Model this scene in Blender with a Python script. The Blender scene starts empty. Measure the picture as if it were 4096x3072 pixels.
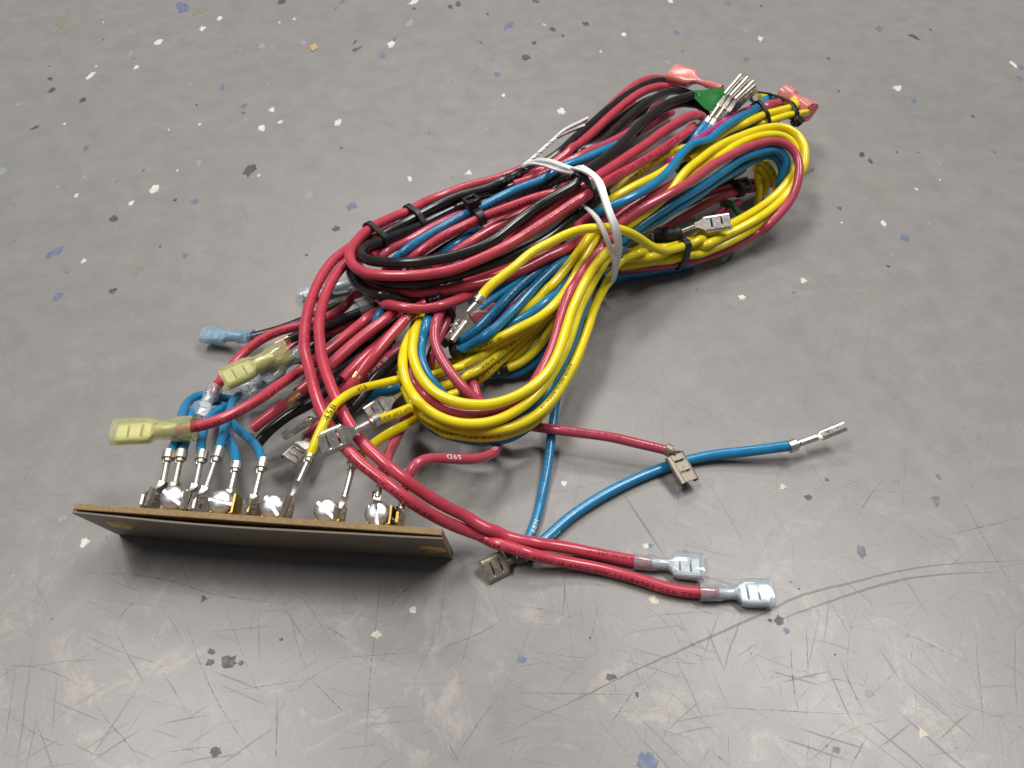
import bpy, bmesh, math, random
import numpy as np
from mathutils import Vector, Matrix
random.seed(7); rng = np.random.default_rng(7)
scene = bpy.context.scene
COL = scene.collection
MM = 0.001

# ------------------------------------------------------------------ camera
CAM_H = 245.0; PITCH = 50.0; HFOV = 65.0
cam_d = bpy.data.cameras.new("camera"); cam = bpy.data.objects.new("camera", cam_d); COL.objects.link(cam)
cam.location = (0, 0, CAM_H * MM); cam.rotation_euler = (math.radians(90 - PITCH), 0, 0)
cam_d.sensor_width = 36; cam_d.angle = math.radians(HFOV)
cam_d.clip_start = 0.01; cam_d.clip_end = 50
cam_d.dof.use_dof = True; cam_d.dof.focus_distance = 0.29; cam_d.dof.aperture_fstop = 34
scene.camera = cam

# ------------------------------------------------------------------ light
world = bpy.data.worlds.new("World"); scene.world = world; world.use_nodes = True
bg = world.node_tree.nodes["Background"]; bg.inputs[0].default_value = (0.93, 0.96, 1.0, 1); bg.inputs[1].default_value = 0.12
def area(name, loc, target, sx, sy, power, col=(1, 0.975, 0.935)):
    d = bpy.data.lights.new(name, 'AREA'); d.shape = 'RECTANGLE'; d.size = sx; d.size_y = sy; d.energy = power; d.color = col
    o = bpy.data.objects.new(name, d); COL.objects.link(o); o.location = loc
    o.rotation_euler = (Vector(target) - Vector(loc)).to_track_quat('-Z', 'Y').to_euler()
    return o
area("fill_lamp", (0.92, 0.85, 2.3), (0.1, 0.4, 0), 1.2, 0.5, 44)
area("fill_lamp", (-0.95, 0.45, 2.3), (0, 0.4, 0), 1.2, 0.40, 38)
area("fill_lamp", (-0.2, 2.2, 2.3), (0, 0.6, 0), 1.2, 0.32, 30)  # added fill lamp with no known fixture, brightens the far floor
vs = scene.view_settings
vs.view_transform = 'Standard'; vs.look = 'None'; vs.exposure = 0.0; vs.gamma = 1.0; vs.use_curve_mapping = False

# ------------------------------------------------------------------ place helpers (photo point + height above floor in mm -> world mm)
_f = 4096 / 2 / math.tan(math.radians(HFOV / 2)); _p = math.radians(PITCH)
FW = np.array([0, math.cos(_p), -math.sin(_p)]); UP = np.array([0, math.sin(_p), math.cos(_p)]); RT = np.array([1., 0, 0])
CAMP = np.array([0, 0, CAM_H])
def at(x, y, h):
    d = FW + (x - 2048) / _f * RT - (y - 1536) / _f * UP
    return CAMP + (h - CAM_H) / d[2] * d
def ray(x, y):
    d = FW + (x - 2048) / _f * RT - (y - 1536) / _f * UP
    return d / np.linalg.norm(d)
FR = {'A': (200, 1200, 1200 / 2212), 'B': (1200, 1200, 1200 / 2212), 'C': (1200, 600, 1200 / 2212), 'D': (2200, 200, 1200 / 2212),
      'E': (200, 1700, 1700 / 2212), 'F': (1900, 1600, 1600 / 2212), 'G': (0, 0, 4096 / 2212), 'H': (1000, 1200, 720 / 2212),
      'I': (2680, 300, 640 / 2212), 'J': (2400, 640, 880 / 2212), 'K': (1700, 1000, 800 / 2212), 'L': (560, 1750, 560 / 2212),
      'M': (1080, 1700, 640 / 2212), 'N': (0, 0, 2048 / 2212), 'O': (2048, 0, 2048 / 2212), 'Q': (0, 1900, 2048 / 2212), 'R': (2048, 1900, 2048 / 2212)}
def px(fr, u, v):
    f = FR[fr]; return f[0] + u * f[2], f[1] + v * f[2]
def pts(s):
    """'C 10,20,30 15,30 ...' -> world mm points; missing heights are interpolated along the path"""
    fr = None; xy = []; hs = []
    for tok in s.split():
        if tok in FR: fr = tok; continue
        a = [float(q) for q in tok.split(',')]
        xy.append(px(fr, a[0], a[1])); hs.append(a[2] if len(a) > 2 else None)
    xy = np.array(xy); t = np.concatenate([[0], np.cumsum(np.linalg.norm(np.diff(xy, axis=0), axis=1))])
    k = [i for i, h in enumerate(hs) if h is not None]
    hh = np.interp(t, t[k], [hs[i] for i in k])
    return np.array([at(x, y, h) for (x, y), h in zip(xy, hh)])
def P(s): return pts(s)[0]
def resample(p, step):
    n = len(p); ext = np.vstack([2 * p[0] - p[1], p, 2 * p[-1] - p[-2]]); out = []
    for i in range(n - 1):
        p0, p1, p2, p3 = ext[i:i + 4]
        d = [max(np.linalg.norm(b - a), 1e-6) ** 0.5 for a, b in ((p0, p1), (p1, p2), (p2, p3))]
        t0, t1 = 0, d[0]; t2 = t1 + d[1]; t3 = t2 + d[2]
        for t in np.linspace(t1, t2, 12, endpoint=False):
            A1 = (t1 - t) / (t1 - t0) * p0 + (t - t0) / (t1 - t0) * p1
            A2 = (t2 - t) / (t2 - t1) * p1 + (t - t1) / (t2 - t1) * p2
            A3 = (t3 - t) / (t3 - t2) * p2 + (t - t2) / (t3 - t2) * p3
            B1 = (t2 - t) / (t2 - t0) * A1 + (t - t0) / (t2 - t0) * A2
            B2 = (t3 - t) / (t3 - t1) * A2 + (t - t1) / (t3 - t1) * A3
            out.append((t2 - t) / (t2 - t1) * B1 + (t - t1) / (t2 - t1) * B2)
    out.append(p[-1]); out = np.array(out)
    L = np.concatenate([[0], np.cumsum(np.linalg.norm(np.diff(out, axis=0), axis=1))])
    m = max(int(round(L[-1] / step)), 3)
    s = np.linspace(0, L[-1], m + 1)
    q = np.stack([np.interp(s, L, out[:, k]) for k in range(3)], 1)
    for _ in range(3): q[1:-1] = 0.25 * q[:-2] + 0.5 * q[1:-1] + 0.25 * q[2:]
    return q
def unit(v): v = np.asarray(v, float); return v / max(np.linalg.norm(v), 1e-9)

# ------------------------------------------------------------------ materials
def newmat(name):
    m = bpy.data.materials.new(name); m.use_nodes = True
    nt = m.node_tree; return m, nt, nt.nodes["Principled BSDF"]
def noise(nt, scale, detail=4, rough=0.55, vec=None, dist=0):
    n = nt.nodes.new("ShaderNodeTexNoise"); n.inputs["Scale"].default_value = scale; n.inputs["Detail"].default_value = detail
    n.inputs["Roughness"].default_value = rough; n.inputs["Distortion"].default_value = dist
    if vec is not None: nt.links.new(vec, n.inputs["Vector"])
    return n
def ramp(nt, src, stops):
    r = nt.nodes.new("ShaderNodeValToRGB"); nt.links.new(src, r.inputs[0])
    el = r.color_ramp.elements
    while len(el) < len(stops): el.new(0.5)
    for e, (pp, c) in zip(el, stops):
        e.position = pp; e.color = (*c, 1) if hasattr(c, '__len__') else (c, c, c, 1)
    return r
def objco(nt):
    t = nt.nodes.new("ShaderNodeTexCoord"); return t.outputs["Object"]
def bump(nt, bs, src, strength, dist):
    b = nt.nodes.new("ShaderNodeBump"); b.inputs["Strength"].default_value = strength; b.inputs["Distance"].default_value = dist
    nt.links.new(src, b.inputs["Height"]); nt.links.new(b.outputs[0], bs.inputs["Normal"]); return b
def plain(name, col, rough=0.4, metal=0, var=0.12, vscale=400, bmp=0.0, bscale=2500, spec=0.5, **kw):
    m, nt, bs = newmat(name)
    n = noise(nt, vscale, 4, 0.6, objco(nt))
    lo = [c * (1 - var) for c in col]; hi = [min(c * (1 + var), 1) for c in col]
    r = ramp(nt, n.outputs[0], [(0.3, lo), (0.7, hi)]); nt.links.new(r.outputs[0], bs.inputs["Base Color"])
    rr = ramp(nt, n.outputs[0], [(0.3, rough * 0.85), (0.75, min(rough * 1.2, 1))]); nt.links.new(rr.outputs[0], bs.inputs["Roughness"])
    bs.inputs["Metallic"].default_value = metal; bs.inputs["Specular IOR Level"].default_value = spec
    if bmp:
        n2 = noise(nt, bscale, 2, 0.5, objco(nt)); bump(nt, bs, n2.outputs[0], bmp, 0.0001)
    for k, v in kw.items(): bs.inputs[k.replace('_', ' ')].default_value = v
    return m
M = {
 'red': plain('red_pvc', (0.455, 0.052, 0.080), 0.21, var=0.10, bmp=0.10, vscale=150),
 'pink': plain('rose_red_pvc', (0.42, 0.058, 0.095), 0.21, var=0.08, bmp=0.10, vscale=150),
 'black': plain('black_pvc', (0.016, 0.015, 0.016), 0.21, var=0.2, bmp=0.10, vscale=150),
 'yellow': plain('yellow_pvc', (0.74, 0.60, 0.014), 0.21, var=0.07, bmp=0.10, vscale=150),
 'blue': plain('blue_pvc', (0.016, 0.185, 0.37), 0.21, var=0.10, bmp=0.10, vscale=150),
 'magenta': plain('magenta_pvc', (0.40, 0.03, 0.17), 0.21, var=0.08, bmp=0.10, vscale=150),
 'ink_dark': plain('dark_ink', (0.03, 0.012, 0.015), 0.6),
 'ink_red': plain('dark_red_ink', (0.17, 0.010, 0.022), 0.26),
 'ink_white': plain('white_ink', (0.75, 0.75, 0.73), 0.6),
 'ink_grey': plain('grey_ink', (0.22, 0.22, 0.22), 0.6),
 'tin': plain('tinned_steel', (0.62, 0.59, 0.55), 0.33, 0.92, 0.14, 500, bmp=0.12, bscale=1500),
 'tin_in': plain('lightened_tin', (0.80, 0.79, 0.77), 0.35, 0.45, 0.1, 500),  # paler tin inside sleeves: missing reflected light put into the colour
 'tin_dull': plain('dull_nickel', (0.47, 0.43, 0.38), 0.42, 0.85, 0.16, 500, bmp=0.12, bscale=1500),
 'taupe': plain('tarnished_nickel', (0.30, 0.26, 0.21), 0.5, 0.75, 0.2, 500, bmp=0.12, bscale=1500),
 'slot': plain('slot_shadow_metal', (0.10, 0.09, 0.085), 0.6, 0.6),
 'screw': plain('zinc_screw', (0.86, 0.87, 0.90), 0.38, 1.0, 0.08, 700, bmp=0.05),
 'brass': plain('brass', (0.40, 0.27, 0.08), 0.40, 1.0, 0.18, 350),
 'copper': plain('copper', (0.85, 0.46, 0.30), 0.30, 1.0, 0.12, 600),
 'nylon_black': plain('black_nylon', (0.013, 0.012, 0.012), 0.33, var=0.2),
 'tape_black': plain('black_tape', (0.012, 0.012, 0.013), 0.55, var=0.2),
 'tape_green': plain('green_tape', (0.006, 0.13, 0.022), 0.38, var=0.2),
 'tie_white': plain('white_plastic', (0.78, 0.77, 0.76), 0.42, var=0.05, vscale=200, bmp=0.1),
}
def sleeve_mat(name, col, trans, rough=0.28):
    m, nt, bs = newmat(name)
    n = noise(nt, 260, 4, 0.6, objco(nt))
    r = ramp(nt, n.outputs[0], [(0.3, [c * 0.96 for c in col]), (0.7, [min(1, c * 1.03) for c in col])]); nt.links.new(r.outputs[0], bs.inputs["Base Color"])
    bs.inputs["Transmission Weight"].default_value = trans; bs.inputs["Roughness"].default_value = rough; bs.inputs["IOR"].default_value = 1.38
    return m
M['sl_blue'] = sleeve_mat('clear_blue_nylon', (0.86, 0.92, 0.98), 0.87, 0.10)
M['sl_yellow'] = sleeve_mat('clear_yellow_nylon', (0.93, 0.92, 0.58), 0.84, 0.12)
M['sl_red'] = sleeve_mat('clear_red_nylon', (0.98, 0.42, 0.38), 0.58, 0.18)
M['sl_sky'] = sleeve_mat('sky_blue_nylon', (0.62, 0.80, 0.94), 0.82, 0.12)
# fibre board
def fibre(name, lo, hi, rough):
    m, nt, bs = newmat(name); co = objco(nt)
    n = noise(nt, 900, 6, 0.7, co); r = ramp(nt, n.outputs[0], [(0.3, lo), (0.7, hi)])
    n2 = noise(nt, 60, 3, 0.5, co); mx = nt.nodes.new("ShaderNodeMix"); mx.data_type = 'RGBA'; mx.blend_type = 'MULTIPLY'; mx.inputs[0].default_value = 0.5
    r2 = ramp(nt, n2.outputs[0], [(0.3, 0.75), (0.7, 1.0)])
    nt.links.new(r.outputs[0], mx.inputs[6]); nt.links.new(r2.outputs[0], mx.inputs[7]); nt.links.new(mx.outputs[2], bs.inputs["Base Color"])
    bs.inputs["Roughness"].default_value = rough; bump(nt, bs, n.outputs[0], 0.25, 0.0003); return m
M['fibre'] = fibre('brown_fibre_board', (0.19, 0.118, 0.045), (0.33, 0.215, 0.09), 0.62)
M['fibre_grey'] = fibre('grey_brown_fibre_board', (0.125, 0.095, 0.068), (0.185, 0.145, 0.108), 0.5)
# floor
def floor_mat():
    m, nt, bs = newmat('painted_concrete'); co = objco(nt); L = nt.links
    def mixc(fac, a, b, mode='MIX'):
        x = nt.nodes.new("ShaderNodeMix"); x.data_type = 'RGBA'; x.blend_type = mode
        if isinstance(fac, (int, float)): x.inputs[0].default_value = fac
        else: L.new(fac, x.inputs[0])
        for i, q in ((6, a), (7, b)):
            if isinstance(q, tuple): x.inputs[i].default_value = (*q, 1)
            else: L.new(q, x.inputs[i])
        return x.outputs[2]
    big = noise(nt, 9, 5, 0.6, co, 0.4)
    base = ramp(nt, big.outputs[0], [(0.30, (0.203, 0.198, 0.191)), (0.5, (0.217, 0.206, 0.199)), (0.72, (0.232, 0.213, 0.206))]).outputs[0]
    mid = noise(nt, 70, 6, 0.7, co, 0.3)
    midr = ramp(nt, mid.outputs[0], [(0.32, 0.90), (0.68, 1.06)]).outputs[0]
    base = mixc(0.8, base, midr, 'MULTIPLY')
    # rosy scuffs where the paint is rubbed
    sc = noise(nt, 38, 6, 0.75, co, 1.5); scr = ramp(nt, sc.outputs[0], [(0.53, 0.0), (0.66, 1.0)]).outputs[0]
    wear = noise(nt, 4.2, 3, 0.5, co); wr = ramp(nt, wear.outputs[0], [(0.42, 0.0), (0.62, 1.0)]).outputs[0]
    sep = nt.nodes.new("ShaderNodeSeparateXYZ"); L.new(co, sep.inputs[0])
    near = nt.nodes.new("ShaderNodeMapRange"); near.inputs[1].default_value = 0.20; near.inputs[2].default_value = 0.09; L.new(sep.outputs[1], near.inputs[0])
    far = nt.nodes.new("ShaderNodeMath"); far.operation = 'MAXIMUM'; L.new(near.outputs[0], far.inputs[0])
    w2 = nt.nodes.new("ShaderNodeMath"); w2.operation = 'MULTIPLY'; L.new(wr, w2.inputs[0]); w2.inputs[1].default_value = 0.45; L.new(w2.outputs[0], far.inputs[1])
    f1 = nt.nodes.new("ShaderNodeMath"); f1.operation = 'MULTIPLY'; L.new(scr, f1.inputs[0]); L.new(far.outputs[0], f1.inputs[1])
    f2 = nt.nodes.new("ShaderNodeMath"); f2.operation = 'MULTIPLY'; L.new(f1.outputs[0], f2.inputs[0]); f2.inputs[1].default_value = 0.75
    base = mixc(f2.outputs[0], base, (0.335, 0.295, 0.285))
    # hairline scratches in several directions
    hb = []
    for ang, sx, th in ((20, 16, 0.70), (75, 14, 0.71), (-35, 18, 0.70), (110, 12, 0.715), (-8, 15, 0.715), (48, 12, 0.71)):
        mr = nt.nodes.new("ShaderNodeMapping"); mr.inputs["Rotation"].default_value = (0, 0, math.radians(ang))
        mp = nt.nodes.new("ShaderNodeMapping"); mp.inputs["Scale"].default_value = (sx * 1.5, 900, 1); L.new(mr.outputs[0], mp.inputs["Vector"])
        wn = noise(nt, 12, 3, 0.5, co); ad = nt.nodes.new("ShaderNodeVectorMath"); ad.operation = 'MULTIPLY_ADD'
        L.new(wn.outputs["Color"], ad.inputs[0]); ad.inputs[1].default_value = (0.012, 0.012, 0); L.new(co, ad.inputs[2])
        L.new(ad.outputs[0], mr.inputs["Vector"])
        n = noise(nt, 1.0, 1, 0.5, mp.outputs[0]); hb.append(ramp(nt, n.outputs[0], [(th, 0.0), (th + 0.05, 1.0)]).outputs[0])
    cur = hb[0]
    for h in hb[1:]:
        a = nt.nodes.new("ShaderNodeMath"); a.operation = 'MAXIMUM'; L.new(cur, a.inputs[0]); L.new(h, a.inputs[1]); cur = a.outputs[0]
    g = nt.nodes.new("ShaderNodeMath"); g.operation = 'MULTIPLY'; L.new(cur, g.inputs[0]); 
    ff = nt.nodes.new("ShaderNodeMath"); ff.operation = 'MULTIPLY_ADD'; L.new(far.outputs[0], ff.inputs[0]); ff.inputs[1].default_value = 0.30; ff.inputs[2].default_value = 0.05
    L.new(ff.outputs[0], g.inputs[1])
    base = mixc(g.outputs[0], base, (0.140, 0.115, 0.106))
    # fine dirt specks
    v = nt.nodes.new("ShaderNodeTexVoronoi"); v.inputs["Scale"].default_value = 170; L.new(co, v.inputs["Vector"])
    vs_ = noise(nt, 60, 2, 0.5, co)
    thr = nt.nodes.new("ShaderNodeMapRange"); thr.inputs[1].default_value = 0.62; thr.inputs[2].default_value = 0.8; thr.inputs[3].default_value = 0.0; thr.inputs[4].default_value = 0.16; L.new(vs_.outputs[0], thr.inputs[0])
    lt = nt.nodes.new("ShaderNodeMath"); lt.operation = 'LESS_THAN'; L.new(v.outputs["Distance"], lt.inputs[0]); L.new(thr.outputs[0], lt.inputs[1])
    l2 = nt.nodes.new("ShaderNodeMath"); l2.operation = 'MULTIPLY'; L.new(lt.outputs[0], l2.inputs[0]); l2.inputs[1].default_value = 0.6
    base = mixc(l2.outputs[0], base, (0.07, 0.06, 0.055))
    L.new(base, bs.inputs["Base Color"])
    rg = nt.nodes.new("ShaderNodeMath"); rg.operation = 'MULTIPLY_ADD'; L.new(mid.outputs[0], rg.inputs[0]); rg.inputs[1].default_value = 0.22; rg.inputs[2].default_value = 0.25
    rg2 = nt.nodes.new("ShaderNodeMath"); rg2.operation = 'MULTIPLY_ADD'; L.new(g.outputs[0], rg2.inputs[0]); rg2.inputs[1].default_value = 0.3; L.new(rg.outputs[0], rg2.inputs[2])
    L.new(rg2.outputs[0], bs.inputs["Roughness"])
    fine = noise(nt, 1400, 3, 0.6, co)
    hsum = nt.nodes.new("ShaderNodeMath"); hsum.operation = 'MULTIPLY_ADD'; L.new(fine.outputs[0], hsum.inputs[0]); hsum.inputs[1].default_value = 0.35; L.new(mid.outputs[0], hsum.inputs[2])
    hs2 = nt.nodes.new("ShaderNodeMath"); hs2.operation = 'SUBTRACT'; L.new(hsum.outputs[0], hs2.inputs[0]); L.new(g.outputs[0], hs2.inputs[1])
    bump(nt, bs, hs2.outputs[0], 0.22, 0.0004)
    return m
M['floor'] = floor_mat()
def flake_mat(name, col, worn=0.42, rough=0.5):
    m, nt, bs = newmat(name); co = objco(nt); g = nt.nodes.new("ShaderNodeNewGeometry")
    n = noise(nt, 420, 5, 0.7, g.outputs["Position"]); f = ramp(nt, n.outputs[0], [(0.42, 0.0), (0.66, worn * 2)])
    n2 = noise(nt, 1600, 3, 0.6, g.outputs["Position"]); c = ramp(nt, n2.outputs[0], [(0.3, [q * 0.8 for q in col]), (0.7, [min(1, q * 1.15) for q in col])])
    x = nt.nodes.new("ShaderNodeMix"); x.data_type = 'RGBA'; nt.links.new(f.outputs[0], x.inputs[0]); nt.links.new(c.outputs[0], x.inputs[6]); x.inputs[7].default_value = (0.21, 0.20, 0.19, 1)
    nt.links.new(x.outputs[2], bs.inputs["Base Color"]); bs.inputs["Roughness"].default_value = rough; return m
FL = {'w': flake_mat('white_flake', (0.62, 0.60, 0.55), 0.2), 'k': flake_mat('dark_flake', (0.045, 0.036, 0.040), 0.2), 'b': flake_mat('blue_flake', (0.085, 0.115, 0.215), 0.35),
      'l': flake_mat('pale_blue_flake', (0.23, 0.27, 0.285), 0.4), 't': flake_mat('tan_crumb', (0.42, 0.29, 0.13), 0.1), 'd': flake_mat('dirt_crumb', (0.20, 0.165, 0.115), 0.45),
      'g': flake_mat('slate_flake', (0.09, 0.10, 0.13), 0.4), 'c': flake_mat('cream_flake', (0.56, 0.51, 0.40), 0.22)}

# ------------------------------------------------------------------ object helpers (all geometry in mm)
def mesh_from(name, V, F, mats, smooth=True, fm=None):
    me = bpy.data.meshes.new(name)
    me.from_pydata([tuple(np.asarray(v, float) * MM) for v in V], [], F)
    for m in (mats if isinstance(mats, (list, tuple)) else [mats]): me.materials.append(m)
    if fm is not None: me.polygons.foreach_set("material_index", fm)
    me.polygons.foreach_set("use_smooth", [smooth] * len(me.polygons))
    me.update(); return me
def link(name, me, parent=None, label=None, cat=None, group=None, kind=None):
    o = bpy.data.objects.new(name, me); COL.objects.link(o)
    if parent: o.parent = parent
    if label: o['label'] = label
    if cat: o['category'] = cat
    if group: o['group'] = group
    if kind: o['kind'] = kind
    return o
class G:
    """collects geometry in mm; local frames through .fr"""
    def __init__(s): s.V = []; s.F = []; s.S = []; s.T = np.eye(4)
    def frame(s, o, x, n):
        x = unit(x); n = np.asarray(n, float); n = unit(n - x * np.dot(n, x)); y = np.cross(n, x)
        T = np.eye(4); T[:3, 0] = x; T[:3, 1] = y; T[:3, 2] = n; T[:3, 3] = o; s.T = T; return s
    def add(s, V, F, smooth=True):
        b = len(s.V); V = np.asarray(V, float); V = V @ s.T[:3, :3].T + s.T[:3, 3]
        s.V += list(V); s.F += [tuple(i + b for i in f) for f in F]; s.S += [smooth] * len(F); return s
    def box(s, x0, x1, y0, y1, z0, z1, bev=0.12):
        # chamfered box
        b = min(bev, (x1 - x0) * .3, (y1 - y0) * .3, (z1 - z0) * .3)
        bm = bmesh.new(); bmesh.ops.create_cube(bm, size=1)
        for v in bm.verts: v.co = Vector(((x0 + x1) / 2 + v.co.x * (x1 - x0), (y0 + y1) / 2 + v.co.y * (y1 - y0), (z0 + z1) / 2 + v.co.z * (z1 - z0)))
        if bev > 0: bmesh.ops.bevel(bm, geom=list(bm.edges), offset=b, segments=1, affect='EDGES')
        bm.verts.index_update(); s.add([v.co[:] for v in bm.verts], [[v.index for v in f.verts] for f in bm.faces], False); bm.free(); return s
    def loft(s, rings, closed=True, caps=True, smooth=True):
        n = len(rings[0]); V = [v for r in rings for v in r]; F = []
        for i in range(len(rings) - 1):
            for j in range(n if closed else n - 1):
                k = (j + 1) % n; F.append((i * n + j, i * n + k, (i + 1) * n + k, (i + 1) * n + j))
        s.add(V, F, smooth)
        if caps and closed:
            b = len(s.V) - len(V)
            s.F.append(tuple(b + j for j in reversed(range(n)))); s.S.append(False)
            s.F.append(tuple(b + (len(rings) - 1) * n + j for j in range(n))); s.S.append(False)
        return s
    def tube(s, p, r, n=12, caps=True, ell=None, nrm=None):
        p = np.asarray(p, float); r = np.broadcast_to(r, (len(p),)); rings = []
        t = np.gradient(p, axis=0); t /= np.linalg.norm(t, axis=1)[:, None] + 1e-12
        u = np.cross(t[0], [0.3, 0.2, 1.0]) if nrm is None else np.asarray(nrm if np.ndim(nrm) == 1 else nrm[0], float)
        for i in range(len(p)):
            if nrm is not None and np.ndim(nrm) == 2: u = nrm[i]
            u = unit(u - t[i] * np.dot(u, t[i])); v = np.cross(t[i], u)
            a = np.arange(n) / n * 2 * math.pi; e = 1.0 if ell is None else ell
            rings.append([p[i] + r[i] * (math.cos(q) * u * e + math.sin(q) * v) for q in a])
        return s.loft(rings, True, caps)
    def mesh(s, name, mats):
        me = mesh_from(name, s.V, s.F, mats); me.polygons.foreach_set("use_smooth", s.S); me.update(); me.set_sharp_from_angle(angle=math.radians(44)); return me

# ------------------------------------------------------------------ the setting: floor with flakes
gf = G(); S = 1500
gf.add([(-S, -S + 300, 0), (S, -S + 300, 0), (S, S + 300, 0), (-S, S + 300, 0)], [(0, 1, 2, 3)], False)
floor = link('floor', gf.mesh('floor', M['floor']), kind='structure')
flake_spec = """N w 445,97,14 948,80,24 875,122,38 687,181,36 590,289,22 415,287,11 393,325,32 275,538,20 863,536,17 728,562,12 1175,474,30 1133,552,38 1210,528,22 1462,528,36 764,737,20 665,818,42 1118,757,20 331,844,19 566,879,26 362,1127,24 1770,771,26 2020,751,42 1690,193,40 1207,98,14 1272,82,12 2176,411,20 1790,6,32
N k 213,284,14 218,339,26 223,390,30 357,432,34 1083,735,60 491,945,46 757,864,18 1530,183,30 1540,213,34 1945,31,30 1980,17,28 1220,5,36 2107,60,14 2078,184,18 1055,488,26 850,452,14 620,736,15 1789,37,18 1450,988,42 1324,1102,18 488,1257,36 1852,576,16 1955,768,12 1475,641,18 150,552,26 445,172,9 692,1066,13 63,888,10 64,1041,12
N b 787,31,64 1478,8,26 1700,165,52 1652,241,32 962,379,30 1055,458,34 838,873,44 1521,895,54 252,1280,60 232,1093,50 289,1175,22 2148,322,34 2200,112,40
N g 372,640,28 797,1103,30 122,262,18 508,783,24 576,252,16 1954,354,14 1450,36,18
N l 565,232,22 1135,199,42 1310,183,32 1036,215,14 85,449,26 822,361,22 1158,363,20 860,703,32 10,740,40 1335,839,42 367,765,28 1770,98,34 528,47,26 1060,518,20 1526,680,18 1482,404,20 250,808,18 2100,558,18
N t 1358,205,44
N d 270,85,70 865,48,50 600,1165,44
O w 137,107,20 484,148,24 1073,166,32 384,222,14 214,482,44 1666,381,40 2166,277,28 1850,775,14 1745,816,16 1606,969,32 1258,1212,32 1424,962,14 993,1283,34 685,3,26
O k 103,8,30 318,104,34 176,127,32 219,154,16 95,185,26 60,248,40 739,221,14 1736,159,44 1366,254,22 1412,393,14 1512,669,26 1548,696,24 1663,657,18 1418,899,38 1625,1152,20 2085,657,12 1991,502,14 1077,26,14 1755,660,10 1808,128,12
O b 708,142,32 1583,122,38 1736,433,40 1698,1028,44 1118,1030,40 800,1252,18 1012,257,28 1216,1266,26 2195,292,30
O g 815,184,20 1310,848,20 937,15,28 2195,338,30
O l 1013,135,22 1845,706,18 672,268,34 1640,1100,14 1800,965,16
Q w 364,292,46 1786,581,40 57,436,8
Q k 884,536,50 912,767,38 907,811,42 988,808,80 1040,812,30 932,1197,60 1215,711,20 461,271,12 320,150,14
Q c 1625,690,50
Q l 268,188,44 1550,770,18
R w 227,36,32 578,305,34
R c 1175,52,68 615,542,64 1768,1118,60
R k 1281,97,38 1152,628,50 1115,628,26 427,873,50 537,950,36 1395,776,16 1360,22,24 337,703,12 1240,491,12 1203,462,10 1360,1170,14 1032,773,10
R b 43,797,46 600,305,30 752,338,44 585,1245,100 1185,672,34
R g 1830,110,58 1400,1188,44 1845,8,30 1510,330,50
R l 1543,943,44 1710,692,26"""
fm_cache = {}
def flake_mesh(kind, var):
    key = (kind, var)
    if key in fm_cache: return fm_cache[key]
    r = random.Random(hash((kind, var)) % 100000 if False else ord(kind) * 31 + var)
    n = r.choice((7, 8, 9, 10, 11)); a0 = r.random() * 6; V = []; 
    el = r.uniform(0.75, 1.0)
    nc = r.choice((3, 4, 5, 5, 6)); cor = sorted(a0 + (k + r.uniform(-.28, .28)) / nc * 6.283 for k in range(nc)); cp = [(math.cos(q) * .5 * r.uniform(.75, 1.15), math.sin(q) * .5 * el * r.uniform(.75, 1.15)) for q in cor]; ring = []
    for k in range(nc):
        x0, y0 = cp[k]; x1, y1 = cp[(k + 1) % nc]
        for t in (0, .33, .68): ring.append((x0 + (x1 - x0) * t + r.uniform(-.08, .08), y0 + (y1 - y0) * t + r.uniform(-.08, .08)))
    n = len(ring)
    V = [(x, y, -0.05) for x, y in ring] + [(x, y, 0.03) for x, y in ring] + [(x * .8, y * .8, 0.045) for x, y in ring]
    F = []
    for l in (0, 1):
        for i in range(n): F.append((l * n + i, l * n + (i + 1) % n, (l + 1) * n + (i + 1) % n, (l + 1) * n + i))
    F.append(tuple(2 * n + i for i in range(n)))
    fm_cache[key] = mesh_from('paint_flake', V, F, FL[kind], False); return fm_cache[key]
cnt = 0
for line in flake_spec.split('\n'):
    t = line.split(); fr, k = t[0], t[1]
    for s in t[2:]:
        u, v, d = [float(q) for q in s.split(',')]
        x, y = px(fr, u, v); p = at(x, y, 0); q = at(x + d * FR[fr][2], y, 0); size = np.linalg.norm(q - p)
        o = link('paint_flake' if k not in 'td' else 'crumb', flake_mesh(k, cnt % 14), floor)
        o.location = p * MM; o.rotation_euler = (0, 0, random.choice((0, math.pi)) + random.gauss(0, 0.25)); el = abs(ray(x, y)[2])
        o.scale = (size * 1.0, size * random.uniform(0.7, 1.1) / el, 1.0 if k not in 'td' else (14 if k == 't' else 4)); cnt += 1
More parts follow.
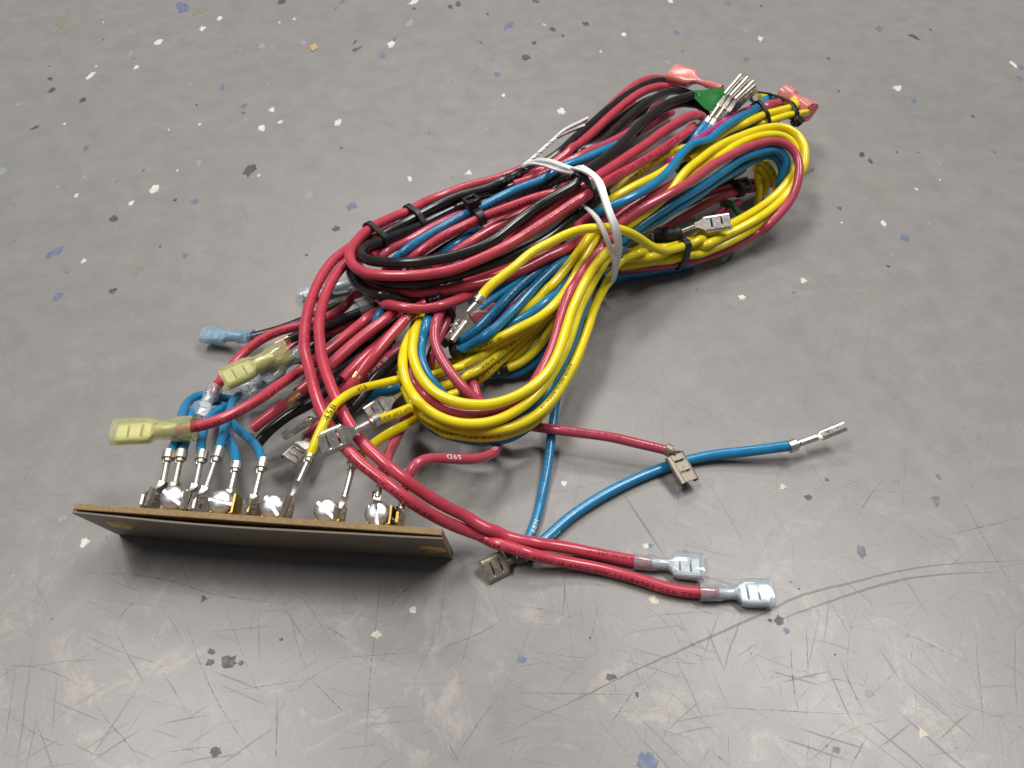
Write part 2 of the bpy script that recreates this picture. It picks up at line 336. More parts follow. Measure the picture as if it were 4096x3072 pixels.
# engraved scratches: long ones traced, many short ones scattered over the worn part
gs = G(); gw = G()
def scratch(p, w, gs=gs):
    p = np.asarray(p, float); t = np.gradient(p, axis=0); t /= np.linalg.norm(t, axis=1)[:, None] + 1e-9
    nrm = np.stack([-t[:, 1], t[:, 0], np.zeros(len(p))], 1); ww = w * np.sin(np.linspace(0.12, math.pi - 0.12, len(p)))[:, None] * 0.5
    V = np.vstack([p + nrm * ww, p - nrm * ww]); V[:, 2] = 0.012; n = len(p)
    gs.add(V, [(i + 1, i, n + i, n + i + 1) for i in range(n - 1)], False)
long_s = """R 2212,370 1950,380 1700,410 1450,470 1250,520 1080,600 900,680 700,770 500,860 300,960 100,1050 0,1100|R 2100,420 1850,430 1650,460 1450,520 1250,590 1100,650|R 480,80 540,170 600,260 660,350|R 370,560 360,640 330,740|
R 1490,190 1540,100 1600,20|R 1900,20 2000,200 2100,380 2212,570|R 2212,180 2050,220 1880,260|R 1650,660 1800,730 1950,800|R 820,1000 1100,1015 1350,1028 1560,1035|R 1650,1050 1500,1085 1380,1145|R 540,900 480,1000 420,1080|
R 0,940 300,945 550,950|R 850,1180 900,1230 960,1266|R 2000,640 2010,800 2030,1000 2040,1140|R 1200,700 1215,900 1240,1040|R 1270,640 1280,860|R 1460,1266 1500,1190 1530,1130|R 230,380 225,560 210,660|R 640,560 760,700 830,820|
Q 1645,370 1640,480 1625,640 1605,800 1590,1000 1575,1266|Q 1255,580 1280,720 1340,880|Q 935,942 1150,910 1350,880|Q 1340,880 1420,960 1500,1040|Q 1340,890 1250,940|Q 1420,795 1600,780 1800,765|Q 780,560 830,720 880,850 950,1000 1010,1090 1110,1240|
Q 400,980 480,1080 560,1170 630,1260|Q 1200,930 1195,1100 1190,1260|Q 920,675 1100,660 1250,640|Q 1400,650 1470,690 1520,718|Q 2060,440 2040,640 2000,800 1960,1000|Q 2180,620 2060,690 1900,750|Q 1670,600 1720,520 1870,410|Q 330,420 560,430 750,460 900,510 1050,535 1240,560|
Q 0,820 150,830 280,870 350,920|Q 700,1200 820,1185 950,1170|Q 1930,1150 2000,1266|Q 2160,950 2080,1050 1960,1240|Q 500,640 560,560 600,540|Q 770,360 820,460|Q 690,840 760,940 820,1060|O 1250,1080 1300,1070|N 1260,610 1340,592|N 500,740 565,712|N 740,780 880,755|N 1040,860 1080,990"""
for part in long_s.replace('\n', '').split('|'):
    tk = part.split(); fr = tk[0]
    p = resample(np.array([at(*px(fr, *[float(q) for q in s.split(',')]), 0) for s in tk[1:]]), 2.0) if len(tk) > 3 else resample(np.array([at(*px(fr, *[float(q) for q in s.split(',')]), 0) for s in tk[1:]]), 2.0)
    scratch(p + rng.normal(0, 0.06, p.shape), random.uniform(0.18, 0.36) if not part.startswith(('R 2212,370', 'R 2100,420', 'R 480,80')) else 0.9, gs if not part.startswith(('R 2212,370', 'R 2100,420', 'R 480,80')) else gw)
for _ in range(1000):
    while True:
        x = random.uniform(-230, 260); y = random.uniform(55, 330)
        dens = (1 - (y - 55) / 275) ** 1.6 * (0.35 + 0.65 * min(1, (x + 230) / 330))
        if random.random() < dens: break
    a = random.uniform(0, math.pi); L = random.expovariate(1 / 12.0) + 1.0; c = random.gauss(0, 0.012)
    q = [(x, y, 0)]
    for i in range(6): a += c * L / 6; q.append((q[-1][0] + math.cos(a) * L / 6, q[-1][1] + math.sin(a) * L / 6, 0))
    scratch(q, random.uniform(0.04, 0.15))
ms, nts, bss = newmat('scratch_grime'); nz = noise(nts, 500, 3, 0.6, objco(nts))
rz = ramp(nts, nz.outputs[0], [(0.35, (0.115, 0.090, 0.083)), (0.7, (0.18, 0.15, 0.14))]); nts.links.new(rz.outputs[0], bss.inputs["Base Color"])
ra = ramp(nts, nz.outputs[0], [(0.35, 0.62), (0.62, 0.05)]); nts.links.new(ra.outputs[0], bss.inputs["Alpha"]); bss.inputs["Roughness"].default_value = 0.7
link('scratches', gs.mesh('scratches', ms), floor, kind='stuff')
mw, ntw, bsw = newmat('scuff_track'); nw = noise(ntw, 900, 3, 0.6, objco(ntw))
rw = ramp(ntw, nw.outputs[0], [(0.35, (0.17, 0.15, 0.13)), (0.7, (0.25, 0.22, 0.20))]); ntw.links.new(rw.outputs[0], bsw.inputs["Base Color"])
bsw.inputs["Alpha"].default_value = 0.34; bsw.inputs["Roughness"].default_value = 0.6
link('scuff_tracks', gw.mesh('scuff_tracks', mw), floor, kind='stuff')

# ------------------------------------------------------------------ the wires: traced centre lines, then pushed apart until none overlap
WIRES = []; BY = {}
NAMES = {'red': 'red_wire', 'pink': 'red_wire', 'black': 'black_wire', 'yellow': 'yellow_wire', 'blue': 'blue_wire', 'magenta': 'magenta_wire'}
def w(key, col, r, path, label, group=None):
    d = dict(key=key, col=col, r=r, p=resample(pts(path), 1.4), label=label, group=group); WIRES.append(d); BY[key] = d
g_heavy = 'wires of the thick red and black coil'; g_thin = 'thin wires of the yellow and blue coil'; g_core = 'wires inside the tied bundle'
g_left = 'loose wire ends left of the coils'; g_board = 'wires plugged onto the terminal board'
R_, K_, T_ = 2.12, 2.05, 1.75
# thick red / black coil
w('R1', 'red', R_, 'C 1640,140,26 1480,205 1250,265 1050,335,24 900,395 830,440 700,490,27 600,535 500,590,31 410,680 365,765,35 385,845 450,895 560,922,38 750,928 900,920 1100,890 1300,815 1500,720 1700,600,44 1900,470 2050,370 2130,330,48 D 400,980,46 600,870 800,750,42 950,650 1035,590,36 1055,560,30 1040,610,20 980,660,12', 'red wire sweeping round the left turn of the thick coil, topmost red there', g_heavy)
w('R2', 'red', R_, 'C 1500,690,38 1600,600,40 1800,455,45 1950,340 2080,262,48 D 370,920,47 550,800 700,700,44 850,590 1000,500,40 1100,480,36 1135,515,29 1130,570,18 1080,610,10', 'red wire above the topmost red one, passing the black strap under the white twist tie', g_heavy)
w('K1', 'black', K_, 'C 1980,190,34 1800,258 1600,340,28 1400,412 1250,400,23 1130,435 1000,500 880,562,24 760,608 640,655 540,692,29 470,725,32 452,770 490,808,37 600,828 750,833,41 900,825 1100,790 1300,730 1450,650 1600,530,46 1750,420 1900,330 2050,240,50 D 200,950,50 380,820 530,690,45 650,560 780,450,40 900,380 1070,335,34', 'black wire on top of the thick coil, ending under the green tape', g_heavy)
w('K2', 'black', K_, 'C 590,640,28 660,597 760,545,26 860,490 1000,415,26 1150,345 1300,305 1400,275 1480,235,27 1600,180 1700,140 1800,95 1900,30,30 D 150,680,28 300,550 450,420,26 600,310 750,240,22 830,225 900,250 945,290,14', 'black wire next to the outer red one at the far turn of the thick coil', g_heavy)
w('K4', 'black', K_, 'C 900,545,20 1050,425,23 1200,345 1400,297,25 1550,268 1660,250,26 1800,200,24', 'black wire marked 3F in white, tucked under the long blue wire', g_heavy)
w('R10', 'red', R_, 'C 1640,150,22 1790,95 1863,55,26 D 150,700,26 300,560 440,420,24 560,310 660,240,20 760,210 850,220 900,250,10', 'outermost red wire at the far turn of the thick coil', g_heavy)
w('R3', 'red', R_, 'C 1500,275,24 1650,220 1790,150,28 1923,63 D 120,770,30 280,640 430,500,28 560,390 680,310,26 780,275 880,275 960,300,18', 'red wire between two black ones at the far turn of the thick coil', g_heavy)
w('K5', 'black', K_, 'D 100,800,28 240,740,30 400,672 480,590,30 600,480 700,400,29 820,330 900,300 990,305 1040,330,20', 'black wire running below the second red one towards the green tape', g_heavy)
w('K8', 'black', K_, 'D 640,600,36 720,520,36 830,440,35 950,395 1060,390,32 1130,430 1160,490,24', 'black wire beside the topmost black one, curling down near the crimped spade terminals', g_heavy)
w('R4', 'pink', 1.84, 'C 1580,252,27 1700,215 1850,160,31 1963,92 D 200,790,33 300,740 420,690,32 560,620 650,560,31 720,490,27 770,420,18 830,370,12', 'thinner red wire curving down between black wires beside the blue one', g_heavy)
w('B1', 'blue', 1.94, 'D 530,685,33 380,745,36 250,805 120,850,37 0,915 C 1800,215,36 1600,290,34 1450,360 1370,403,33 1310,435 1230,470,32 1100,540 1000,600,31 900,660 800,722 730,785,28 680,830,20', 'long blue wire lying across the top of the thick red and black coil', g_heavy)
w('R5', 'red', R_, 'C 1990,310,36 1850,325,37 1700,365 1550,420,35 1400,475 1310,512,32 1200,565 1050,640,31 930,720 840,790,28 790,840,20', 'red wire held beside the long blue one by a black tie head', g_heavy)
w('B2', 'blue', 1.84, 'C 1330,560,24 1190,670,26 1100,725,26 1020,790,24 960,850,18', 'short stretch of blue wire showing inside the left turn of the thick coil', g_heavy)
w('R6', 'red', R_, 'C 1850,370,28 1720,430,28 1500,540,28 1350,620,28 1200,720,27 1100,790,25 1000,870,20', 'red wire in shade inside the left turn of the thick coil', g_heavy)
w('R7', 'pink', 1.97, 'C 1400,395,20 1250,450,21 1100,510 960,580,22 880,625 780,680,23 680,722,24 600,770,24 560,830,22', 'rose red wire half hidden below the two strapped black wires', g_heavy)
w('R11', 'red', R_, 'C 900,620,18 760,680,20 640,720,23 560,750,26 520,790,26', 'short red stretch inside the tight left turn of the coil', g_heavy)
w('K6', 'black', K_, 'D 420,1060,38 330,1120,40 270,1160,40 150,1250 0,1375,39 C 1700,720 1500,810,37 1300,880 1100,940,35 900,985 700,990 560,960,33 460,910,31 400,850,27', 'black wire under the topmost red one, sweeping to the near side of the thick coil', g_heavy)
w('R8', 'red', R_, 'D 620,1060,27 480,1190,28 C 2143,640,30 2000,712,31 1800,800 1650,880,31 1450,950 1250,1000 1100,1030,31 900,1052 750,1045 620,1020,29 510,970 440,905,26 430,830,20', 'red wire below the black one on the near side of the thick coil', g_heavy)
w('K7', 'black', K_, 'C 400,800,24 375,870,25 385,930 430,1000,26 520,1060 640,1090,28 800,1100 1000,1090,26 1200,1050 1400,980,24', 'black wire round the low outer edge of the thick coil', g_heavy)
w('R9', 'red', 1.94, 'C 560,1080,24 640,1130,28 750,1160,31 880,1172 1000,1160,31 1150,1110 1250,1065,29 1350,1010 1500,950,27 1700,860 1900,750,26 2100,650,25 D 200,1300,24 430,1140,23 700,960,20', 'lowest red wire of the thick coil, above the yellow loop', g_heavy)
# long outer red pair with clear blue connectors
w('RL1', 'red', 2.02, 'C 640,560,18 500,640,22 400,700,27 330,745,29 240,820 150,950,31 90,1080 50,1220,33 33,1360 35,1500,34 B 62,480,34 110,680,35 170,850 250,980,35 340,1090 420,1180,35 560,1290 700,1400,33 850,1510,28 1000,1600,20 1200,1690,11 F 0,737,9 150,800 300,850,7.5 500,895,4 700,935,2.2 900,990,1.95 1050,1038 1150,1058 1262,1066,2.5 1345,1068,2.9', 'long red wire of the outer left loop whose clear blue connector lies furthest out')
w('RL2', 'red', 2.02, 'C 700,560,20 560,640,24 440,720,27 370,800,29 270,910 200,1040,31 160,1160 140,1300,33 150,1450 B 165,450,34 200,560 250,690,35 330,860 420,1000,35 530,1120 680,1250,34 850,1380,29 1050,1510,21 1250,1610,13 F 45,705,11 200,765,8 350,792 500,815,4 700,855,2.2 895,893,2.6 975,902,2.9', 'long red wire of the outer left loop whose connector lies nearer the blue wire')
# loose ends on the left
w('LH1', 'red', 1.92, 'C 700,940,18 550,1000,18 420,1060,17 A 2150,70,17 2050,125,16 1850,190,15 1700,225 1560,290,14 1450,370 1370,450,13 1310,530 1240,620,13 1185,700,13', 'red wire bowing out over the floor into a clear sleeve by the blue wires')
w('LH2', 'black', 1.92, 'C 620,980,12 480,1050,11 A 2140,30,11 2000,95,10 1870,150 1750,200,8.5 1600,245 1455,280,7.5', 'black wire printed 105 C FT-1 with a pale blue connector, resting near the floor')
w('LH3', 'black', 1.84, 'H 1600,60,19 1450,110,19 1300,170,18 1100,250 900,350,17 650,410,16 490,485,16', 'black wire ending at the bare copper behind the yellow connector')
w('LH3b', 'red', 1.94, 'H 1450,170,14 1200,300,14 1000,390,13 800,440,12 650,500,11 500,590,10 420,660,9', 'shaded red wire passing below the yellow connector')
w('LH5', 'red', 1.92, 'C 760,1090,22 620,1160,23 H 1530,180,23 1400,265,23 1200,420 1050,540,22 920,640 780,755,22 640,850,21 500,950,23 300,1085,26 100,1230,29 A 1450,785,30 1300,862,32 1150,918,33 1030,940,33 930,958,33', 'red wire printed CSA TEW running into the large yellow connector')
w('LH6', 'red', R_, 'C 900,1050,24 800,1120,26 H 1780,150,27 1600,285,27 1400,435 1200,600,26 1050,740 900,870,25 700,1050 615,1120,22', 'thick red wire ending in bared copper strands')
w('LH7', 'red', R_, 'C 940,1130,25 860,1170,27 H 1940,200,27 1850,310 1700,470 1550,650,26 1400,825 1345,905,24', 'red wire marked 1F in white, cut to a copper ring')
w('LH7b', 'red', R_, 'H 1300,985,23.4 1180,1120,22 1080,1215,20 960,1330,18 860,1420,16', 'red wire stub just past the copper ring of the 1F wire')
w('LH8', 'red', R_, 'H 1720,430,19 1600,540,20 1430,680,21 1280,825,21 1140,975,20', 'red wire with a square cut end behind the 1F wire')
w('LH9', 'black', 1.94, 'H 1750,480,14 1550,640,14 1350,760,14 1150,920,14 1010,1045 900,1150,13 750,1270 500,1400,11 300,1550,10 A 1590,985,8.5 1530,1060,7', 'black wire with a bent copper tip reaching towards the board')
w('LH10', 'black', 1.84, 'H 1820,700,16 1650,850,15 1500,990 1400,1180,13 1280,1310 1150,1440,11 1000,1570,8 900,1650,6', 'black wire passing under the two arrows of yellow 45B wire')
w('LH11', 'pink', 1.84, 'H 1900,560,16 1720,680,17 1550,830,16 1400,970,14 1250,1080,13', 'dark red wire with white print beside the yellow loop')
w('LH12', 'black', 1.84, 'H 1880,640,13 1740,760,13 1600,900,12 1450,1040,11 1330,1150,10', 'black wire with white print behind the dark red one')
w('LH13', 'pink', 1.97, 'H 1150,1180,15 1000,1340,13 880,1500,11 760,1620,9 A 1900,1020,8', 'thin red wire running to the flat spade beside the 45B crimp')
w('LB1', 'blue', 1.97, 'C 760,1060,22 690,1110,23 H 1660,85,24 1560,205,22 1430,345,20 1330,450,17', 'blue wire slipping between two thick red ones below the coil')
w('LB2', 'blue', 1.97, 'B 860,630,12 760,640,14 650,655,12 560,690,9 480,740,6', 'short blue wire under the yellow 45B wire')
w('LK1', 'black', 1.94, 'C 700,1150,12 A 2212,160,12 2050,260,10 1950,360,8 1850,480,6', 'shaded black wire low among the cut ends')
w('LK2', 'black', 1.94, 'H 1550,560,7 1300,740,6 1050,900,5 800,1080,4 600,1240,3', 'black wire on the floor under the cut red ends')
# wires on the board
w('b1', 'blue', 1.56, 'A 870,1165,30 905,1100,29 950,1010,26 966,910,23 975,830,20 1010,760,17 1070,712,14 1140,695,12 1240,720,11 1340,730,10', 'blue wire on the outermost terminal, looping wide past the yellow connector', g_board)
w('b2', 'blue', 1.56, 'A 962,1165,29 985,1080,28 1000,1000,24 1015,920,20 1045,840,17 1090,780,14 1170,745,10 1260,750,8', 'blue wire on the second terminal, passing under the yellow connector', g_board)
w('b3', 'blue', 1.56, 'A 1115,1175,29 1110,1100,28 1122,1010,24 1138,930,20 1170,870,16 1230,820,12 1300,780,10', 'blue wire rising straight from the third crimp on the board', g_board)
w('b4', 'blue', 1.56, 'A 1230,1160,29 1258,1060,28 1285,960,24 1302,880,20 1330,800,16 1350,740,12 1400,700,9', 'blue wire rising from the fourth crimp on the board', g_board)
w('b5', 'blue', 1.56, 'A 1370,1245,29 1372,1160,27 1345,1070,23 1305,1000,18 1280,940,13 1290,880,9', 'blue wire curving left from the crimp behind the second screw', g_board)
w('b6', 'blue', 1.56, 'A 1560,1235,30 1556,1150,28 1532,1090,23 1480,1030,16 1400,965,10 1340,900,6', 'blue wire by the third screw, curving under the black wire', g_board)
w('Y1', 'yellow', 1.52, 'K 420,1290,15 250,1330,16 B 900,570,18 745,582,21 600,615,25 450,652,31 330,712,38 230,800,41 180,900,41 130,1010,40 90,1105,38 68,1165,37', 'yellow wire marked 45B twice, arching over the two red wires')
w('Y2', 'yellow', 1.71, 'K 300,1475,12 100,1530,13 B 960,690,13 880,760,17 800,800,24 650,862,33 535,895,38', 'yellow wire holding a flat spade terminal over the red pair')
w('Y3', 'yellow', 1.71, 'K 350,1580,9 180,1640,10 B 980,800,11 870,872,13 760,932,17 650,990,21 530,1070,26 430,1160,30 395,1200,32', 'yellow wire with nicked insulation passing below the red pair to the board', g_board)
w('P6', 'pink', 1.77, 'B 860,760,8 800,850,10 740,960,14 700,1040,19 660,1120,24 632,1200,28 610,1290,30', 'red wire dropping behind the red pair to the fifth screw', g_board)
w('P59', 'pink', 1.77, 'B 1290,640,13 1320,760,12 1400,900,9 1455,1010,8 1462,1070,9 1430,1120,13 1360,1158,17 1250,1175,21 1120,1172,25 1000,1165,28 900,1180,31 840,1222,32 805,1275,32 790,1325,31', 'red wire marked 59D in white, bending down to the end of the board', g_board)
# yellow / blue loop towards the board
w('Pi1', 'pink', 1.85, 'K 2080,-130,33 1950,0,31 1820,130,30 1700,300 1600,460,28 1540,600 1490,780,26 1450,950 1400,1100,25 1330,1250 1260,1370,24 B 1708,640,22 1640,720 1540,790,20 1400,830 1250,842,20 1120,820 1000,770 900,690,21 840,610 805,520,22 800,430 825,340 880,240,22 920,160,20', 'rose red wire between yellow ones in the near hanging loop', g_thin)
w('YL1', 'yellow', 1.85, 'K 2140,-120,32 2020,0,31 1900,150,30 1780,330 1690,520,29 B 2010,60,28 1960,220,28 1900,400 1820,540,27 1700,650 1560,725,26 1400,770 1300,775 1150,752,26 1000,685 905,590 850,480,27 828,370 850,250,26 915,110,23 960,40,20', 'innermost yellow wire of the near hanging loop', g_thin)
w('YL2', 'yellow', 1.85, 'K 2160,-60,28 2040,60,28 B 2090,0,26 2055,80 2010,220,25 1950,380 1870,530,24 1760,680 1620,800 1450,888,22 1300,915 1150,905 1000,850 880,760 800,650,24 765,540 758,430,25 790,310 845,210,24 905,120,21 950,50,18', 'yellow wire outside the rose red one in the near hanging loop', g_thin)
w('BLp', 'blue', 1.85, 'K 2200,-20,24 2060,70,24 1960,175 1880,290,23 1820,430 1760,620,22 1700,800 1650,960,21 1580,1130 1500,1300,20 1400,1480 1300,1640,18 B 1450,900,15 1200,940,15 1000,900,16 880,800,17 800,680,18', 'blue wire between yellow ones in the near hanging loop', g_thin)
w('YL3', 'yellow', 1.85, 'J 520,900,15 350,950,17 200,1020,18 K 2110,190,18 B 2170,60,19 2130,190,19 2080,330 2020,470,19 1950,600 1860,735,19 1740,850 1600,925,18 1450,962 1250,962 1080,930,18 950,870 850,780,19 790,680,20 760,560,20', 'outermost yellow wire on the twist tie side of the near hanging loop', g_thin)
w('YL4', 'yellow', 1.85, 'B 2085,330,12 2030,470,12 1960,600,13 1870,735,13 1780,850,13 1680,930,14 1480,1000,14 1350,1015 1200,1002,14 1050,960 930,890,15 850,800,16 795,710,17 765,620,17 745,520,18', 'lowest yellow wire of the near hanging loop, printed in black', g_thin)
w('BL2', 'blue', 1.85, 'B 1760,880,10 1660,950,10 1580,1000,10 1450,1042,10 1300,1042,10 1150,1010,11 1000,960,11 900,880,12', 'dark blue wire under the lowest yellow one of the near hanging loop', g_thin)
w('BL3', 'blue', 1.97, 'B 1010,20,24 960,110,26 920,200,26 890,320,25 888,420 912,510,23 950,575 990,630,20 1060,700,16', 'blue wire inside the left side of the near hanging loop', g_thin)
w('PL3', 'pink', 1.97, 'B 1060,40,24 1020,115,27 992,200,27 992,300,26 1025,400 1085,500,23 1160,600 1235,680,20 1310,740,16 1400,800,12', 'rose red wire cutting down across the open middle of the near hanging loop', g_thin)
w('PL4', 'pink', 1.85, 'B 1120,60,22 1090,130,23 1055,215,22 1010,310,20 970,400,19 955,480,18 965,580,16 990,680,13', 'rose red wire partly hidden inside the near hanging loop', g_thin)
w('PL6', 'pink', 1.85, 'B 1250,560,9 1285,640,9 1320,740,7 1380,850,5', 'rose red wire on the floor inside the near hanging loop', g_thin)
w('BR1', 'blue', 1.71, 'B 2000,380,12 1960,500,10 1915,620,9 1885,750,7 1872,870 1852,1000,5 1840,1130 1820,1260,3 1790,1400,1.6 F 350,620,1.6 308,740,1.6 268,820,1.7 232,882,2.4', 'blue wire marked 68M dropping straight from the bundle to the floor')
w('BR2', 'blue', 1.95, 'F 270,868,2.0 330,820,1.95 430,732,1.6 520,652,1.6 620,582 750,505,1.6 900,432 1050,372,1.8 1200,327 1350,300,3 1500,285,4.5 1650,265,6 1770,248,7', 'blue wire lying out on the floor with a bare pin at its tip')
w('P7', 'pink', 1.85, 'B 1250,880,9 1450,905,9 1580,915,9 1700,930,9.5 F 420,160,9.5 600,185,10 750,205,10 900,240,9.5 1078,282,8.5', 'red wire reaching right from the yellow loop to a flag terminal')
# strands between the loop and the tie
w('Bk1', 'blue', 1.97, 'K 330,1050,16 400,1000,18 550,900,21 700,755,24 850,600,26 1000,440,27 1150,315 1300,212,28 1450,122,28 1600,30,28 1700,-40,28', 'blue wire printed CSA TEW below the thick coil, nearest to it', g_thin)
w('V1', 'magenta', 1.0, 'K 640,890,16 740,810,20 900,650,23 1050,500,24 1200,355,25 1310,250,25 1420,150,24', 'thin magenta wire squeezed between two blue ones')
w('Bk2', 'blue', 1.97, 'K 370,1110,15 450,1085,17 600,1000,20 750,890,23 900,745,25 1050,590,26 1200,425,27 1350,275 1500,150,27 1640,60,27 1740,-20,26', 'blue wire beside the magenta one, on its yellow side', g_thin)
w('Pk3', 'pink', 1.85, 'K 1000,660,18 1150,510,21 1300,390,22 1450,260,23 1560,150,23', 'rose red wire glimpsed between blue and yellow strands below the coil', g_thin)
w('Yk1', 'yellow', 1.85, 'K 800,900,16 930,805,19 1050,712,22 1200,592,25 1350,450 1480,300,28 1600,150 1700,20,30 1780,-100,31 1860,-200,31', 'yellow strand next to the blue ones between the near loop and the tie', g_thin)
w('Bk3', 'blue', 1.85, 'K 640,1010,15 780,940,18 900,855,20 1050,770,23 1200,680 1350,560,25 1500,400 1600,250,25 1690,110,25', 'blue strand between two yellow ones running to the tie', g_thin)
w('Yk2', 'yellow', 1.91, 'K 440,1130,13 550,1092,15 700,1030,18 850,960,20 1050,860,23 1250,760 1400,640,27 1550,470 1650,300,29 1720,150 1800,10,30 1870,-100,31 1950,-200,30', 'yellow strand with black print crossing over the shaded yellow ones', g_thin)
for key, path, lab in (('Ya', 'K 60,1310,9 210,1262,10 330,1232,11 480,1190,13 620,1110,14 760,1030,15 900,960,16', 'shaded yellow strand leaving the black tie head'),
    ('Yb', 'K -20,1440,9 90,1400,10 250,1340,11 400,1285,12 560,1205,14 750,1090,16 900,990,18 1050,900,20 1200,800,20', 'shaded yellow strand under the near loop, upper of three'),
    ('Yc', 'K -60,1590,8 130,1530,8 300,1470,9 450,1400,10 600,1325,11 750,1210,13 900,1080,15 1050,960,17 1180,860,18 1300,740,18', 'shaded yellow strand under the near loop, middle of three'),
    ('Yd', 'K 120,1640,5 250,1590,6 400,1530,7 520,1478,8 650,1395,9 800,1260,11 950,1120,13 1100,980,15 1250,850,16 1380,700,17', 'shaded yellow strand under the near loop, lowest of three'),
    ('Ye', 'K 820,1250,6 900,1228,7 1000,1180,9 1100,1080,11 1200,950,13 1280,830,15 1340,720,16', 'yellow strand leaving the black strap, inner of two'),
    ('Yf', 'K 800,1330,5 890,1310,6 1000,1280,8 1150,1180,10 1270,1050,12 1370,900,14 1430,760,16 1470,620,18', 'yellow strand leaving the black strap, outer of two')):
    w(key, 'yellow', 1.8, path, lab, g_thin)
w('Bf', 'blue', 1.85, 'K 640,1340,4 760,1362,3.5 900,1382,3 1050,1352,4 1200,1255,6 1350,1085,9 1440,920,12', 'dark blue wire along the floor edge of the shaded yellow strands', g_thin)
w('YW', 'yellow', 1.85, 'K 590,560,37 650,472,38 750,372,39 870,280,40 1000,180,41 C 1700,760,42 1850,680,43 1980,615,44 2100,580,45 2212,576,46 D 450,1308,43 550,1332,40 650,1382,34 750,1450,27 850,1480,22 930,1462,19 J 900,850,17 1050,790,15 1250,700,11 1400,620,8', 'yellow wire waving through the twist tie to a bare terminal')
# right hand coil
w('Bm1', 'blue', 1.97, 'J -60,560,38 D 330,1200,40 470,1150,43 600,1090,44 720,1020,44 830,940 910,850,42 980,755,41 1080,680,40 I 500,920,39 700,760,38 900,625,37 1050,552,36 1180,480,34 1330,370,30', 'long blue wire crossing the right hand strands up to the far ties', g_thin)
w('Vm1', 'magenta', 1.85, 'D 700,1000,34 850,880,36 I 150,1130,37 300,955,38 430,870,38 550,800,38 700,690,38 850,595,37 980,530,36 1120,470,33', 'magenta wire alongside the long blue one near the crimped spades')
w('Yp1', 'yellow', 1.91, 'D 430,1090,32 530,1000,34 650,905,36 780,815,37 900,752,36 1030,722,34 1100,680,30', 'yellow wire printed 105 C 600V beside the thick red wires', g_thin)
w('Yp2', 'yellow', 1.91, 'D 330,1165,36 450,1100,39 600,1018,40 750,945,40 860,880,38 960,805,34 1060,740,31', 'yellow wire under the long blue one, next to the printed yellow', g_thin)
w('Ym1', 'yellow', 1.85, 'I 250,1160,33 450,1030,35 600,905,36 800,765,36 1000,680,35 1200,590,34 1340,540,33 1530,490,32 1700,440,30 1735,400,27 1640,370,25', 'yellow wire running through both small far straps and doubling back', g_thin)
w('Ym2', 'yellow', 1.73, 'I 1100,760,28 1200,690,30 1350,640,31 1500,600,31 1650,550,30 1780,540,28 1890,520,26', 'yellow wire with black rings ending at the red connector', g_thin)
w('Ym3', 'yellow', 1.73, 'I 1240,300,24 1420,290,26 1560,345,27 1680,385,26 1730,420,23', 'yellow wire end above the far strap', g_thin)
w('Pm1', 'pink', 1.97, 'I 1000,560,30 1150,490,32 1290,430,33 1400,400,33 1490,390,31 1600,380,27', 'short rose red stretch between the two far straps', g_thin)
w('Bm2', 'blue', 1.73, 'I 1100,480,27 1240,390,29 1340,330,29 1450,300,26', 'short blue stretch under the far strap', g_thin)
w('Bm3', 'blue', 1.85, 'I 760,940,27 950,810,29 1100,730,29 1300,670,27 1480,660,25', 'blue wire half hidden below the far yellow strands', g_thin)
w('YR1', 'yellow', 1.91, 'J 60,800,29 260,680,33 420,560,35 560,455,36 690,340,38 800,190,39 I 240,1310,40 400,1182,39 600,1045,38 800,925,37 1000,840,36 1200,765,35 1400,722,34 1560,720,33 1700,775,32 1800,870,31 1855,1000,29 1868,1150,27 1845,1300,25 J 1990,170,22 1930,280,20 1850,380,18 1700,512,16 1500,642,15 1300,742,14.5 1100,832,14 870,905,13 760,930,13 550,960,14 230,1000,15', 'outermost yellow wire of the far right turn', g_thin)
w('YR2', 'yellow', 1.85, 'J 80,850,27 300,665,31 480,535,33 650,425,34 800,310,35 920,160,36 I 400,1285,37 500,1212,37 700,1092,36 900,975,35 1100,885,34 1300,835,33 1500,825,32 1620,865,31 1715,950,29 1765,1060,27 1770,1200,25 J 1960,90,22 1910,180,20 1850,265,19 1750,370,17 1600,482,16 1400,602,16 1200,700,16 1000,772,16 820,840,16 650,890,16 450,905,16 270,935,16', 'second yellow wire of the far right turn', g_thin)
w('PR1', 'pink', 1.97, 'J 60,740,32 190,640,35 400,500,37 650,368,39 900,222,39 I 600,1240,38 900,1082,37 1100,992,36 1300,932,35 1450,915,34 1580,942,33 1685,1015,31 1758,1120,29 1788,1250,27 1780,1400,25 J 1975,275,22 1955,330,20 1880,455,18 1780,570,15 1650,682,12 1500,780,10 1350,860,9 1200,928,8 1050,980,8 900,1015,8 700,1052,8 500,1075,8 200,1100,9', 'rose red wire tracing the whole far right turn outside the yellow ones', g_thin)
w('Pk4', 'pink', 1.97, 'J 20,700,32 170,590,36 350,455,38 500,370,39 650,290,37 800,200,33', 'rose red wire emerging from the twist tie above the far right turn', g_thin)
w('BRa', 'blue', 1.91, 'J 200,820,27 330,715,30 500,592,32 700,460,33 900,340,33 1100,215,33 I 800,1290,33 1000,1155,33 1200,1085,32 1350,1045,31 1480,1035,30 1580,1090,28 1625,1200,26 1605,1320,23 1545,1430,19 J 1800,260,14', 'dark blue wire inside the far right turn, upper of two', g_thin)
w('BRb', 'blue', 1.91, 'J 230,860,23 380,722,27 550,620,29 750,500,30 950,380,30 1150,240,29 I 900,1330,28 1150,1180,28 1320,1110,27 1450,1120,25 1530,1220,23 1560,1340,20 1520,1450,15', 'dark blue wire inside the far right turn, lower of two', g_thin)
